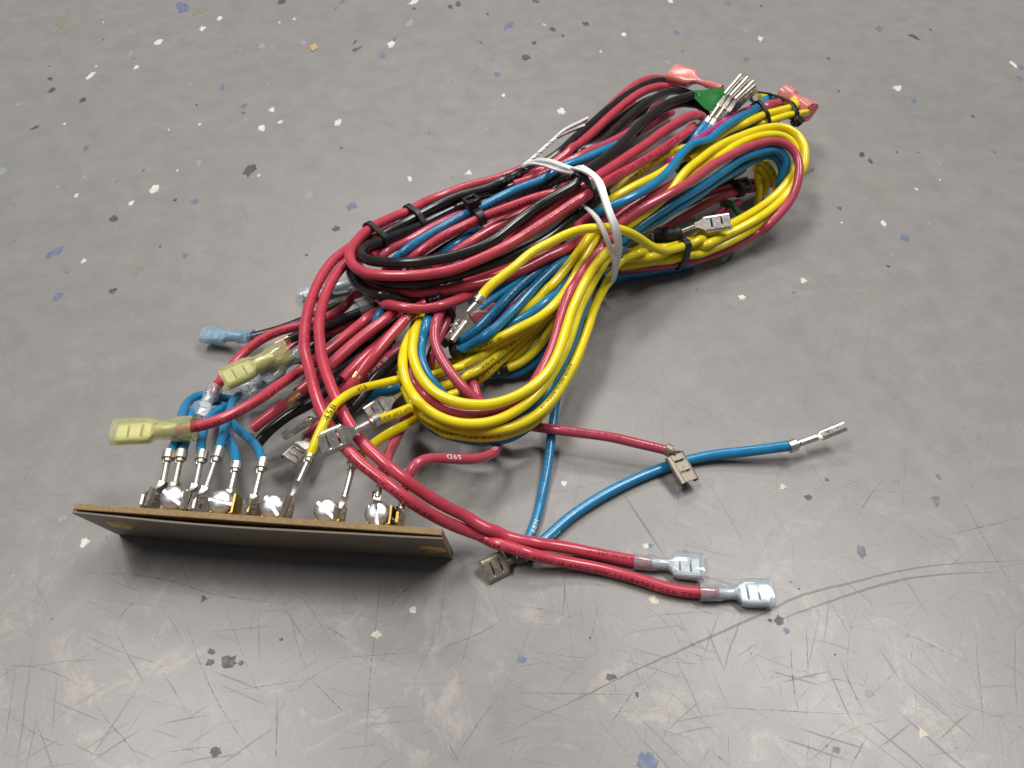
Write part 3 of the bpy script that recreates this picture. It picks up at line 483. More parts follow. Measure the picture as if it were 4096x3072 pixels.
w('Yq3', 'yellow', 1.85, 'J 200,1072,11 400,1042,11 600,1010,11 790,978,11 880,960,11 1050,922,11 1200,872,11.5 1400,772,12.5 1600,650,13.5 1780,500,14 1890,370,14 1960,265,13', 'yellow wire beside the rose red one along the near edge of the right turn', g_thin)
w('Bb1', 'blue', 1.85, 'J 40,1190,5 180,1160,5 400,1132,5 600,1100,5 780,1070,5 950,1030,5', 'dark blue wire under the near edge of the far right turn', g_thin)
w('Bb2', 'blue', 1.85, 'J 20,1240,2 160,1212,2 350,1182,1.6 600,1135,1.6 760,1095,1.6 940,1050,2', 'dark blue wire on the floor under the far right turn', g_thin)
w('Rq1', 'pink', 1.84, 'J 500,800,10 700,660,12 900,540,13 1100,425,13 1300,342,12 1450,302,11 1620,275,10 1750,230,8', 'shaded red wire inside the far right turn below the tie head', g_thin)
w('Rq2', 'pink', 1.84, 'J 800,470,11 1000,370,12 1150,310,12 1300,272,11 1480,232,10 1620,205,9 1740,160,7', 'shaded red wire inside the far right turn behind the tie head', g_thin)
w('Rq3', 'pink', 1.73, 'J 1150,560,5 1280,480,7 1400,425,7', 'cut end of a red wire beside the inner green tape')
w('Yv1', 'yellow', 1.73, 'I 1240,1180,20 1195,1260,17 1215,1400,14 1240,1550,10 J 1590,380,8 1580,450,4', 'yellow wire hanging down inside the far right turn, left of three', g_thin)
w('Yv2', 'yellow', 1.73, 'I 1250,1180,22 1340,1245,20 1420,1350,17 1465,1480,13 1480,1600,9', 'yellow wire printed AWM curving down inside the far right turn', g_thin)
w('Yv3', 'yellow', 1.73, 'I 1220,1265,18 1310,1330,16 1352,1420,14 1335,1530,11 1300,1650,7', 'yellow wire bent like a bow inside the far right turn', g_thin)
w('Bq1', 'blue', 1.85, 'I -60,1190,26 60,1090,29 250,920,32 400,780,34 525,640,35', 'blue wire crimped into the first of the crimped spades', g_thin)
w('Bq2', 'blue', 1.85, 'I 0,1230,27 120,1120,30 320,950,33 470,820,35 600,660,36', 'blue wire crimped into the second of the crimped spades', g_thin)
w('Bq3', 'blue', 1.85, 'I 80,1230,27 200,1120,29 400,960,31 540,850,33 660,690,35', 'blue wire crimped into the last of the crimped spades', g_thin)
# strands low in the core of the tied bundle
core = (('black', 'C 800,900,8 1100,700,9 1500,480,10 1900,300,10 D 200,800,9 500,560,7 800,400,5', 1.9, 'black wire on the floor under the thick coil'),
        ('red', 'C 760,960,6 1100,780,7 1500,560,8 1950,340,8 D 250,880,8 600,640,6 900,460,4', 1.9, 'red wire on the floor under the thick coil'),
        ('black', 'C 900,980,12 1250,800,14 1600,620,16 2000,420,18 D 300,960,16 650,720,13 1000,520,9', 1.9, 'black wire in the core of the thick coil'),
        ('red', 'C 900,860,16 1200,680,18 1550,480,20 1900,330,22 D 150,880,22 450,680,18 750,500,14', 1.9, 'red wire in the core of the thick coil'),
        ('black', 'C 700,880,14 1000,680,16 1400,470,18 1800,300,20 D 100,820,18 400,590,15 700,380,10 850,330,6', 1.9, 'black wire deep in the thick coil'),
        ('red', 'C 620,900,10 900,700,12 1300,480,13 1700,290,13 D 0,830,12 300,620,10 620,400,6', 1.9, 'red wire deep in the thick coil'),
        ('black', 'C 1000,1040,10 1400,850,11 1800,660,13 2200,440,15 D 450,960,14 800,740,10', 1.9, 'black wire between the two coils'),
        ('pink', 'C 1150,1080,14 1500,900,16 1900,700,19 D 100,1330,20 400,1140,20 800,900,17', 1.6, 'rose red wire between the two coils'),
        ('blue', 'C 1250,1130,8 1550,960,10 1900,760,12 D 100,1380,13 450,1180,13 850,900,10', 1.6, 'blue wire between the two coils'),
        ('blue', 'K 550,700,8 850,480,10 1150,300,13 1500,120,15 J 150,640,16 500,480,14 900,300,10', 1.6, 'blue wire in the core of the yellow coil'),
        ('yellow', 'K 1250,700,8 1450,480,10 1650,280,11 1900,120,11 J 200,900,10 600,700,8', 1.5, 'yellow wire in the core of the yellow coil'),
        ('pink', 'K 1100,780,6 1400,560,7 1650,360,7 1900,220,6 J 150,1000,5 600,850,4', 1.5, 'rose red wire in the core of the yellow coil'),
        ('blue', 'K 1500,640,4 1700,440,4 1900,320,4 2100,270,3 J 300,1080,3', 1.5, 'blue wire at the floor under the yellow coil'),
        ('yellow', 'J 150,760,18 400,620,20 700,450,22 1000,300,23 1300,160,20', 1.5, 'yellow wire under the right hand strands'),
        ('pink', 'J 100,800,12 400,660,14 700,520,15 1000,390,14', 1.6, 'rose red wire under the right hand strands'),
        ('blue', 'I 100,1330,24 500,1020,27 850,790,27 1150,640,25', 1.5, 'blue wire under the far yellow strands'),
        ('red', 'C 760,1120,14 650,1180,13 560,1260,11 460,1350,8 380,1420,5', 1.8, 'shaded red wire low among the cut ends'),
        ('black', 'C 860,1130,18 760,1200,18 660,1290,15 560,1370,12 470,1440,8', 1.8, 'shaded black wire between the cut red ends'),
        ('black', 'H 1700,350,9 1400,560,8 1100,760,7 800,960,5 560,1150,3', 1.9, 'black wire low under the cut red ends, behind the bared copper'),
        ('red', 'H 1750,600,8 1500,800,7 1250,1000,6 1000,1220,5 800,1400,3', 1.9, 'red wire low under the 1F wire'),
        ('black', 'H 1500,300,10 1250,480,10 1000,640,9 760,800,7 560,900,5', 1.9, 'black wire under the wire of the large yellow connector'),
        ('black', 'C 1050,470,14 1200,400,15 1350,335,16 1550,280,18 1750,215,18', 1.95, 'black wire below the one marked 3F'),
        ('red', 'C 1200,960,16 1500,860,17 1750,750,18 1950,630,19 2150,520,20', 1.95, 'shaded red wire under the near black one of the thick coil'),
        ('black', 'C 1000,800,12 1300,690,14 1600,570,16 1850,440,18 2050,330,20', 1.95, 'shaded black wire under the left turn of the thick coil'))
for i, (c, path, r, lab) in enumerate(core): w('core%d' % i, c, r, path, lab, g_core)

def relax():
    idx = []; n0 = 0
    for d in WIRES: d['s'] = slice(n0, n0 + len(d['p'])); n0 += len(d['p'])
    X = np.vstack([d['p'] for d in WIRES]); X0 = X.copy(); Rr = np.concatenate([np.full(len(d['p']), d['r']) for d in WIRES])
    wid = np.concatenate([np.full(len(d['p']), i) for i, d in enumerate(WIRES)])
    RY = X0 - CAMP; RY /= np.linalg.norm(RY, axis=1)[:, None]
    RY = RY * 0.0 + RY
    for it in range(150):
        if it % 8 == 0:
            I = []; Jn = []
            key = np.floor(X / 5.2).astype(int); key -= key.min(0); dims = key.max(0) + 3
            code = (key[:, 0] * dims[1] + key[:, 1]) * dims[2] + key[:, 2]; order = np.argsort(code, kind='stable'); sc = code[order]
            for dx in (-1, 0, 1):
                for dy in (-1, 0, 1):
                    for dz in (-1, 0, 1):
                        nc = code + (dx * dims[1] + dy) * dims[2] + dz
                        lo = np.searchsorted(sc, nc, 'left'); hi = np.searchsorted(sc, nc, 'right'); m = hi - lo
                        tot = m.sum()
                        if not tot: continue
                        a = np.repeat(np.arange(len(X)), m); off = np.arange(tot) - np.repeat(np.cumsum(m) - m, m); b = order[np.repeat(lo, m) + off]
                        k = (a < b) & (wid[a] != wid[b]); I.append(a[k]); Jn.append(b[k])
            I = np.concatenate(I); Jn = np.concatenate(Jn)
        d = X[I] - X[Jn]; L = np.linalg.norm(d, axis=1); need = (Rr[I] + Rr[Jn]) * 1.0
        k = L < need; a, b, dd, LL = I[k], Jn[k], d[k], L[k] + 1e-6
        push = dd / LL[:, None] * ((need[k] - LL) * 0.5)[:, None]
        D = np.zeros_like(X); C = np.zeros(len(X)) + 1e-9
        np.add.at(D, a, push); np.add.at(D, b, -push); np.add.at(C, a, 1); np.add.at(C, b, 1)
        D /= np.maximum(C, 1)[:, None] ** 0.6
        # prefer moving in depth so that traced positions stay put
        al = (D * RY).sum(1)[:, None] * RY; D = al * 1.6 + (D - al) * 0.45
        for dw in WIRES:
            s = dw['s']; q = D[s].copy(); 
            for _ in range(2): q[1:-1] = (q[:-2] + 2 * q[1:-1] + q[2:]) / 4
            D[s] = q
        X = X + D
        lat = X0 - X; lat -= (lat * RY).sum(1)[:, None] * RY; X += lat * 0.05
        X[:, 2] = np.maximum(X[:, 2], Rr + 0.02)
        if it % 5 == 4:
            for dw in WIRES:
                s = dw['s']; q = X[s]; q[1:-1] = 0.15 * q[:-2] + 0.7 * q[1:-1] + 0.15 * q[2:]; X[s] = q
    for dw in WIRES:
        s = dw['s']; dw['d0'] = X[s][0] - dw['p'][0]; dw['d1'] = X[s][-1] - dw['p'][-1]; dw['p'] = X[s].copy()
    d = X[I] - X[Jn]; L = np.linalg.norm(d, axis=1); ov = (Rr[I] + Rr[Jn]) - L
    print("relax: points", len(X), "overlaps>0.3mm", int((ov > 0.3).sum()), "max overlap", round(float(ov.max()), 2))
relax()
def wire_mesh(d):
    p = d['p']; g = G(); r = d['r']; n = 14
    t0 = unit(p[0] - p[1]); t1 = unit(p[-1] - p[-2])
    q = np.vstack([p[0] + t0 * 0.1, p, p[-1] + t1 * 0.1]); rr = r * (1 + 0.018 * np.sin(np.arange(len(q)) * 0.37 + r * 50) + 0.012 * rng.normal(size=len(q)).cumsum() / max(len(q), 1) ** .5); rr[0] = rr[-1] = r * 0.9
    g.tube(q, rr, n); return g.mesh(NAMES[d['col']], M[d['col']])
for d in WIRES:
    me = wire_mesh(d); o = link(NAMES[d['col']], me, None, d['label'], 'wire', d['group']); d['o'] = o

# ------------------------------------------------------------------ printing on the insulation
GL = {}
def glyph(ch):
    if ch in GL: return GL[ch]
    cu = bpy.data.curves.new('glyph', 'FONT'); cu.body = ch; cu.size = 1.0; cu.resolution_u = 2; cu.fill_mode = 'FRONT'
    ob = bpy.data.objects.new('glyph', cu); COL.objects.link(ob); bpy.context.view_layer.update()
    me = bpy.data.meshes.new_from_object(ob.evaluated_get(bpy.context.evaluated_depsgraph_get()))
    bm = bmesh.new(); bm.from_mesh(me)
    for y in np.arange(-0.2, 0.95, 0.14): bmesh.ops.bisect_plane(bm, geom=list(bm.verts) + list(bm.edges) + list(bm.faces), plane_co=(0, float(y), 0), plane_no=(0, 1, 0))
    bm.verts.index_update()
    V = np.array([v.co[:] for v in bm.verts]) if bm.verts else np.zeros((0, 3)); F = [[v.index for v in f.verts] for f in bm.faces]; bm.free()
    adv = (V[:, 0].max() + 0.13) if len(V) else 0.35
    bpy.data.objects.remove(ob); bpy.data.curves.remove(cu); bpy.data.meshes.remove(me)
    GL[ch] = (V, F, adv); return GL[ch]
def print_on(key, text, start, size, ink, roll=0.0, rev=False, stretch=1.0, end=None, name='printing', label=None):
    """text wrapped on wire `key`, from the spot nearest the photo point `start`; roll in degrees from the side that faces up and out"""
    d = BY[key]; p = d['p']; r = d['r'] + 0.035
    L = np.concatenate([[0], np.cumsum(np.linalg.norm(np.diff(p, axis=0), axis=1))]); t = np.gradient(p, axis=0); t /= np.linalg.norm(t, axis=1)[:, None]
    def near(spec):
        f, u, v = spec; rr = ray(*px(f, u, v)); q = p - CAMP; dist = np.linalg.norm(q - (q @ rr)[:, None] * rr, axis=1); return L[int(dist.argmin())]
    s = near(start); smax = L[-1] if not rev else 0.0
    if end: smax = near(end)
    g = G(); sg = -1 if rev else 1
    for ch in text:
        V, F, adv = glyph(ch); wd = adv * size * stretch
        if (s + sg * wd - smax) * sg > 0: break
        if len(V):
            ss = s + sg * V[:, 0] * size * stretch
            c = np.stack([np.interp(ss, L, p[:, k]) for k in range(3)], 1); tt = np.stack([np.interp(ss, L, t[:, k]) for k in range(3)], 1); tt /= np.linalg.norm(tt, axis=1)[:, None]
            vw = CAMP - c; vw -= (vw * tt).sum(1)[:, None] * tt; vw /= np.linalg.norm(vw, axis=1)[:, None]
            sd = np.cross(vw, tt) * sg
            a = (V[:, 1] - 0.34) * size / r + math.radians(roll)
            W = c + r * (np.cos(a)[:, None] * vw + np.sin(a)[:, None] * sd)
            g.add(W, F, False)
        s += sg * wd
    if g.V:
        o = link(name, g.mesh(name, M[ink]), d['o'])
        if label: o['label'] = label
print_on('Y1', '45B', ('B', 400, 690), 2.5, 'ink_dark', 5, rev=False and True, stretch=1.25) if False else None
print_on('Y1', '45B', ('B', 400, 680), 3.1, 'ink_dark', 0, rev=True, stretch=1.2)
print_on('Y1', '45B', ('B', 170, 895), 3.1, 'ink_dark', 0, rev=True, stretch=1.2)
print_on('P59', '59D', ('B', 1170, 1180), 2.4, 'ink_white', -25, rev=False, stretch=1.3)
print_on('P59', '59D', ('B', 1440, 1110), 2.4, 'ink_white', -30, rev=False, stretch=1.1)
print_on('LH7', '1F', ('H', 1920, 190), 2.9, 'ink_white', 0, stretch=1.1)
print_on('LH7', '...', ('H', 1800, 290), 2.6, 'ink_white', 0, stretch=2.6)
print_on('K4', '3 F', ('C', 1340, 305), 2.6, 'ink_white', -20, stretch=0.9)
print_on('BR1', '68M', ('F', 312, 740), 2.3, 'ink_white', -15, rev=True, stretch=1.15)
print_on('BR2', '68M', ('F', 400, 760), 2.2, 'ink_white', -55)
print_on('LH2', '105°C FT-1', ('A', 1475, 275), 2.2, 'ink_grey', 0, rev=True, stretch=1.3)
TEW = 'AWM 105°C 600V 14 AWG VW-1 LL84983 CSA TEW 105°C FT-1 '
for key, st, roll, ink, rev, sz, en in (
    ('RL1', ('F', 30, 750), -28, 'ink_red', False, 2.3, None), ('RL1', ('C', 360, 720), 42, 'ink_red', False, 2.0, ('B', 150, 780)), ('RL1', ('B', 380, 1140), -25, 'ink_red', False, 2.2, ('B', 1000, 1600)),
    ('RL2', ('F', 890, 893), -20, 'ink_red', True, 2.2, ('F', 600, 830)),
    ('LH5', ('A', 1060, 940), -25, 'ink_red', True, 2.4, ('H', 560, 930)), ('LH1', ('A', 1460, 380), -5, 'ink_red', True, 2.2, ('A', 2140, 80)),
    ('R1', ('C', 830, 440), 5, 'ink_red', True, 2.0, ('C', 600, 535)) , ('R1', ('C', 1600, 160), 20, 'ink_red', True, 2.0, ('C', 900, 395)), ('R1', ('C', 1650, 640), 15, 'ink_red', False, 2.2, ('D', 950, 650)),
    ('R2', ('C', 1640, 580), 25, 'ink_red', False, 2.2, ('C', 2050, 280)), ('R5', ('C', 840, 790), -15, 'ink_red', True, 2.2, ('C', 1800, 340)),
    ('B1', ('C', 740, 780), 5, 'ink_dark', True, 2.0, ('C', 1270, 455)), ('B1', ('C', 900, 660), -35, 'ink_dark', True, 2.0, ('C', 1250, 465)),
    ('K1', ('C', 1420, 412), -25, 'ink_grey', True, 2.0, ('C', 1980, 190)), ('K2', ('C', 1480, 235), -20, 'ink_grey', False, 2.0, ('C', 1900, 30)), ('R10', ('D', 250, 600), -40, 'ink_red', False, 1.9, ('D', 740, 215)),
    ('R3', ('D', 500, 440), -40, 'ink_red', False, 1.9, ('D', 850, 275)), ('K2', ('D', 500, 390), -30, 'ink_grey', False, 1.9, ('D', 800, 230)),
    ('Bk1', ('K', 440, 980), 0, 'ink_dark', False, 2.0, ('K', 1320, 200)), ('Bk2', ('K', 1000, 640), 45, 'ink_dark', False, 1.9, ('K', 1600, 80)),
    ('Yk2', ('K', 600, 1075), -10, 'ink_dark', False, 1.9, ('K', 870, 950)), ('Yc', ('K', 620, 1310), 0, 'ink_dark', False, 1.9, ('K', 1000, 1000)), ('Yd', ('K', 450, 1505), 0, 'ink_dark', False, 1.9, ('K', 1000, 1080)),
    ('YL4', ('B', 1480, 1000), 0, 'ink_dark', False, 1.9, ('B', 880, 840)), ('YL3', ('B', 2010, 490), -25, 'ink_dark', False, 1.9, ('B', 1750, 840)),
    ('Y2', ('B', 560, 890), 0, 'ink_dark', True, 1.9, ('B', 830, 795)), ('Yp1', ('D', 980, 735), 0, 'ink_dark', True, 2.1, ('D', 560, 980)),
    ('P7', ('F', 350, 148), 30, 'ink_red', False, 1.9, None), ('BR1', ('F', 440, 60), -10, 'ink_dark', False, 1.6, ('F', 360, 600)),
    ('PR1', ('J', 260, 600), 30, 'ink_red', False, 1.9, ('J', 500, 450)), ('Pk4', ('J', 190, 580), 0, 'ink_red', False, 2.0, ('J', 480, 380)), ('BRb', ('J', 380, 722), 10, 'ink_dark', False, 2.0, ('J', 700, 540)),
    ('Vm1', ('I', 500, 840), 0, 'ink_dark', False, 1.9, ('I', 850, 590)), ('Ym2', ('I', 1780, 540), 0, 'ink_dark', False, 1.9, None), ('Yv2', ('I', 1260, 1190), 0, 'ink_dark', False, 1.9, None),
    ('R8', ('K', 1000, 230), 25, 'ink_red', True, 1.9, ('D', 200, 1310)), ('LH11', ('H', 1450, 930), 0, 'ink_white', True, 2.0, ('H', 1700, 690)), ('LH12', ('H', 1520, 960), 20, 'ink_grey', True, 2.0, ('H', 1820, 690))):
    print_on(key, TEW * 4, st, sz, ink, roll, rev, 1.25, en)

# ------------------------------------------------------------------ crimp terminals
def ring_pts(a, b, n, flat=1.0): return [(a * math.cos(q), b * math.sin(q)) for q in np.arange(n) / n * 2 * math.pi]
def crimp(g, L, r, n=16, seat=0.0):
    """insulation grip, then ribbed conductor grip, along local +x from the wire end; total length L"""
    a = max(L * 0.30, 2.0); an = np.arange(n) / n * 6.28318
    def ring(x, ry, rz=None, dz=0): return [(x, ry * math.cos(q), (rz or ry) * math.sin(q) + dz) for q in an]
    g.loft([ring(-a * .95, r + .06), ring(-a * .95, r + .42), ring(a * .12, r + .44), ring(a * .12, r + .06)])
    g.loft([ring(a * .1, r * .86), ring(a * .5, r * .80), ring(a * .62, r * .45)])
    g.loft([ring(a * .1, r * .55, r * .3, -r * .75), ring(a * .75, r * .55, r * .3, -r * .55)])
    xs = np.linspace(a * .7, L, 17); rr = r * 0.60 + 0.11 * (np.arange(17) % 2)
    g.loft([ring(x, q * 1.08, q * .92) for x, q in zip(xs, rr)])
def female(g, L, wd, th=0.45, neck=0.30, roll_r=None):
    """flat quick-connect body along +x: neck, slotted plate, curled edges"""
    rr = roll_r or wd * 0.17; nk = L * neck; h = wd / 2
    secs = [(0, .16, .35), (nk * .35, .20, .30), (nk * .75, .36, .18), (nk, .5, .12)]
    g.loft([[(x, -wd * a, -wd * b * .5), (x, wd * a, -wd * b * .5), (x, wd * a, wd * b * .5), (x, -wd * a, wd * b * .5)] for x, a, b in secs], smooth=False)
    x0, x1 = nk, L; bl = x1 - x0; s1, s2 = x0 + bl * .22, x0 + bl * .62; sw = bl * .07; si = h - rr * .9
    for a, b in ((x0 - .05, s1), (s1 + sw, s2), (s2 + sw, x1)): g.box(a, b, -si, si, -th / 2, th / 2, .08)
    for s in (-1, 1):
        # bridges beside the slots and curled edge (a rolled strip, open towards the middle)
        g.box(x0, x1, min(s * si, s * (si + rr * .3)), max(s * si, s * (si + rr * .3)), -th / 2 - .01, th / 2 + .01, .05)
        cy = s * (h - rr * .6); arc = np.linspace(-math.pi * .5, math.pi * .95, 10)
        def prof(x, r_): return [(x, cy + s * r_ * math.cos(q), -(-th / 2 + rr) + r_ * math.sin(-q) * 1.0 if False else -th / 2 - (-rr) * 0 + (rr - rr) + (-(rr) * 0) + (-(r_) * math.sin(q)) * -1 - (th / 2) * 0 - rr + th / 2) for q in arc]
        ri = rr - th * .8
        rings = [[*prof(x, rr), *reversed(prof(x, max(ri, .15)))] for x in (x0, x1)]
        g.loft(rings, smooth=False)
    g.loft([[(x, .45 * math.cos(q), th / 2 + z + .45 * 0 * math.sin(q)) if False else (x0 + bl * .48 + r * math.cos(q), r * math.sin(q), th / 2 + z) for q in np.arange(8) / 8 * 6.283] for x, r, z in ((0, .5, -.05), (0, .3, .16))], smooth=True)
def term_at(key, end, Npt, Tpt, nrm, wd=6.4, mat='tin', roll_r=None, body=True, name='terminal', neck=0.3, th=.45):
    """terminal on a wire end: crimp from the wire end to Npt, body from Npt to Tpt"""
    d = BY[key]; W = d['p'][-1] if end else d['p'][0]; sh = d['d1'] if end else d['d0']; Npt = Npt + sh; Tpt = Tpt + sh
    g = G(); g.frame(W, Npt - W, nrm if abs(np.dot(unit(nrm), unit(Npt - W))) < .95 else (0, 0, 1)); crimp(g, np.linalg.norm(Npt - W), d['r'])
    if body: g.frame(Npt - unit(Tpt - Npt) * .6, Tpt - Npt, nrm); female(g, np.linalg.norm(Tpt - Npt) + .6, wd, th, neck, roll_r)
    return link(name, g.mesh(name, M[mat]), d['o'])
TOCAM = lambda q: unit(CAMP - q)

# ------------------------------------------------------------------ terminal board
BR = at(*px('Q', 1975, 352), 0); TL = at(*px('Q', 326, 150), 30); TR = at(*px('Q', 1912, 262), 30)
e = unit(np.array([(TR - TL)[0], (TR - TL)[1], 0])); LEN = np.linalg.norm(TR - TL) + 1.0
wv = (TR - BR); wv = wv - e * np.dot(wv, e) * 0.85; WID = np.linalg.norm(wv); wv = unit(wv); nv = unit(np.cross(wv, e)) ; 
if nv[1] < 0: nv = -nv
OB = TR - wv * WID - e * LEN; OB[2] = max(OB[2], 0.05) 
def bp(a, b, c): return OB + e * a + wv * b + nv * c          # a along, b up, c away from the viewer
board = link('terminal_board', None, None, 'brown fibre terminal board with five slotted screws standing on its edge', 'terminal board')
board.location = tuple(OB * MM)
bpy.context.view_layer.update(); BINV = board.matrix_world.inverted()
def bpart(name, g, mat, parent=None, label=None):
    o = link(name, g.mesh(name, M[mat]), parent or board); o.matrix_parent_inverse = (BINV if parent is None else Matrix.Identity(4))
    if label: o['label'] = label
    return o
def slab(c_of, th, ins=0.0, nseg=40, low=0.0):
    g = G(); rings = []
    for i in range(nseg + 1):
        a = ins + (LEN - 2 * ins) * i / nseg; c = c_of(i / nseg); j = 0.05 * math.sin(i * 1.7) - low
        bv = .18
        rings.append([bp(a, 0, c + bv), bp(a, bv, c), bp(a, WID - bv + j, c), bp(a, WID + j, c + bv), bp(a, WID + j, c + th - bv), bp(a, WID - bv + j, c + th), bp(a, bv, c + th), bp(a, 0, c + th - bv)])
    g.loft(rings, smooth=False); return g
bpart('back_sheet', slab(lambda s: -1.05 - 1.5 * math.sin(math.pi * min(1, s * .95 + .02)) * (0.7 + .15 * math.sin(6 * s)), 0.8, 0.0, 40, 0.5), 'fibre_grey', label='thin warped fibre sheet on the back')
bpart('board_sheet', slab(lambda s: 0.05, 2.0, 0.3), 'fibre', label='thick brown fibre sheet carrying the screws')
# rivets on the back
def solve_board(fr, u, v, b=None, c=None):
    """photo point -> board coordinates on the plane b=const or c=const"""
    rr = ray(*px(fr, u, v)); nrm_, off = (wv, b) if b is not None else (nv, c)
    t = (np.dot(OB - CAMP, nrm_) + off) / np.dot(rr, nrm_); q = CAMP + t * rr - OB
    return np.dot(q, e), np.dot(q, wv), np.dot(q, nv)
for u, v in ((528, 217), (1865, 322)):
    a, b, c = solve_board('Q', u, v, c=-1.6); b = min(max(b, 5.6), WID - 6); a = min(max(a, 6.2), LEN - 5)
    g = G(); prof = ((4.4, .6), (4.75, .25), (4.75, -.1), (4.5, -.4), (3.6, -.75), (2.0, -.95), (.9, -.9), (.6, -.5))
    g.loft([[bp(a + r * math.cos(q), b + r * math.sin(q), -1.15 + z) for q in np.arange(28) / 28 * 6.28318] for r, z in prof]); bpart('rivet', g, 'brass')
SC = []
for i, (u, v, slot) in enumerate(((625, 368, -32), (877, 390, -8), (1147, 412, -48), (1430, 434, -38), (1698, 448, -80))):
    a, b, c = solve_board('E', u, v, b=WID - 1.5); c = max(c, 6.0); SC.append((a, c))
    # brass cage: base plate, front riser, lugs at both sides
    g = G(); T = np.eye(4); T[:3, 0] = e; T[:3, 1] = nv; T[:3, 2] = wv; T[:3, 3] = OB; g.T = T
    top = WID - 4.2; h = 3.75
    g.box(a - 3.1, a + h, c - 3.3, c + 2.4, top - .8, top, .15)
    g.box(a - h, a + h, 1.9, c - 3.71, top - 8, top - .01, .15)
    g.box(a + h + .01, a + h + .8, c - 3.2, c + 3.0, top - 7, top + .9, .12)
    bpart('bracket', g, 'brass', label=None)
    s = G(); s.T = g.T.copy(); r = 3.95; n = 40
    dome = [(r * .97, -.7), (r, -.25), (r * .97, .25), (r * .86, .85), (r * .68, 1.35), (r * .45, 1.68), (r * .22, 1.86), (.02, 1.92)]
    z0 = top + .8
    # slot: pull vertices inside the slot down
    th = math.radians(slot); ct, st = math.cos(th), math.sin(th); bm = bmesh.new()
    rings = []
    for rr_, zz in dome[:-1]: rings.append([bm.verts.new((rr_ * math.cos(q), rr_ * math.sin(q), zz)) for q in np.arange(n) / n * 6.28318])
    cv = bm.verts.new((0, 0, 1.92))
    for k in range(len(rings) - 1):
        for j in range(n): bm.faces.new((rings[k][j], rings[k][(j + 1) % n], rings[k + 1][(j + 1) % n], rings[k + 1][j]))
    for j in range(n): bm.faces.new((rings[-1][j], rings[-1][(j + 1) % n], cv))
    bm.faces.new(list(reversed(rings[0])))
    sw = 0.52
    for off in (-sw, -sw + .04, sw - .04, sw):
        bmesh.ops.bisect_plane(bm, geom=list(bm.verts) + list(bm.edges) + list(bm.faces), plane_co=(-st * off, ct * off, 0), plane_no=(-st, ct, 0))
    for vt in bm.verts:
        dq = abs(-st * vt.co.x + ct * vt.co.y)
        if dq < sw - .02 and vt.co.z > 0.3: vt.co.z = 0.30
    bm.normal_update(); bm.verts.index_update()
    s.T[:3, 3] = OB + e * a + nv * c + wv * z0
    s.add([v.co[:] for v in bm.verts], [[v.index for v in f.verts] for f in bm.faces], True); bm.free()
    me = s.mesh('screw', M['screw']); 
    o = link('screw', me, board); o.matrix_parent_inverse = BINV
    me.set_sharp_from_angle(angle=math.radians(38))
    sh = G(); sh.T = g.T.copy(); sh.tube([(a, c, top - .9), (a, c, top - 9)], 1.9, 14); so = bpart('screw_shank', sh, 'screw', o)
# quick-connect blades
def blade(a, mat, c0=2.0, c1=8.5, b1=None, hole=True):
    b1 = b1 or WID - 2.2; g = G(); n = 12; x0, x1 = a - .4, a + .4
    out = [(c0, WID - 14), (c1, WID - 14), (c1, b1 - 1.6), (c1 - 1.6, b1), (c0 + 1.6, b1), (c0, b1 - 1.6)]
    g.loft([[bp(x, b, c) for c, b in out] for x in (x0, x1)], smooth=False)
    bo = bpart('blade', g, mat)
    if hole:
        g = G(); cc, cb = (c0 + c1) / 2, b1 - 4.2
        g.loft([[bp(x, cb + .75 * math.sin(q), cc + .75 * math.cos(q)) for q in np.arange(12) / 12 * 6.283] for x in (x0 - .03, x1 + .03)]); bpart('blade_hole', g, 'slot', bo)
for fr, u, v, mt in (('E', 505, 400, 'tin_dull'), ('E', 1003, 400, 'brass'), ('E', 975, 390, 'brass'), ('E', 1795, 455, 'brass'), ('E', 745, 400, 'tin_dull')):
    a, b, c = solve_board(fr, u, v, c=5.2); blade(a, mt)
# terminals plugged on the board: wire end, end of the crimp, tip
en = e
for key, end, nn, tt, mt in (('b1', 0, 'A 835,1350,29', 'A 765,1525,25', 'tin_dull'), ('b2', 0, 'A 925,1350,28', 'A 915,1480,24', 'tin_dull'), ('b3', 0, 'A 1075,1370,29', 'A 1025,1545,25', 'tin'), ('b4', 0, 'A 1150,1390,29', 'A 1085,1550,25', 'tin'),
    ('b5', 0, 'A 1335,1400,28', 'A 1335,1520,24', 'tin'), ('b6', 0, 'A 1510,1450,29', 'A 1480,1580,26', 'tin'), ('Y1', 1, 'M 395,790,37', 'M 245,1265,27', 'tin'), ('Y3', 1, 'M 1030,1010,32', 'M 975,1335,25', 'tin'),
    ('P6', 1, 'M 1480,1010,31', 'M 1470,1130,26', 'tin'), ('P59', 1, 'M 1810,1180,30', 'M 1780,1390,24', 'tin_dull')):
    term_at(key, end, P(nn), P(tt), en + TOCAM(P(tt)) * 0.12, 6.2, mt)

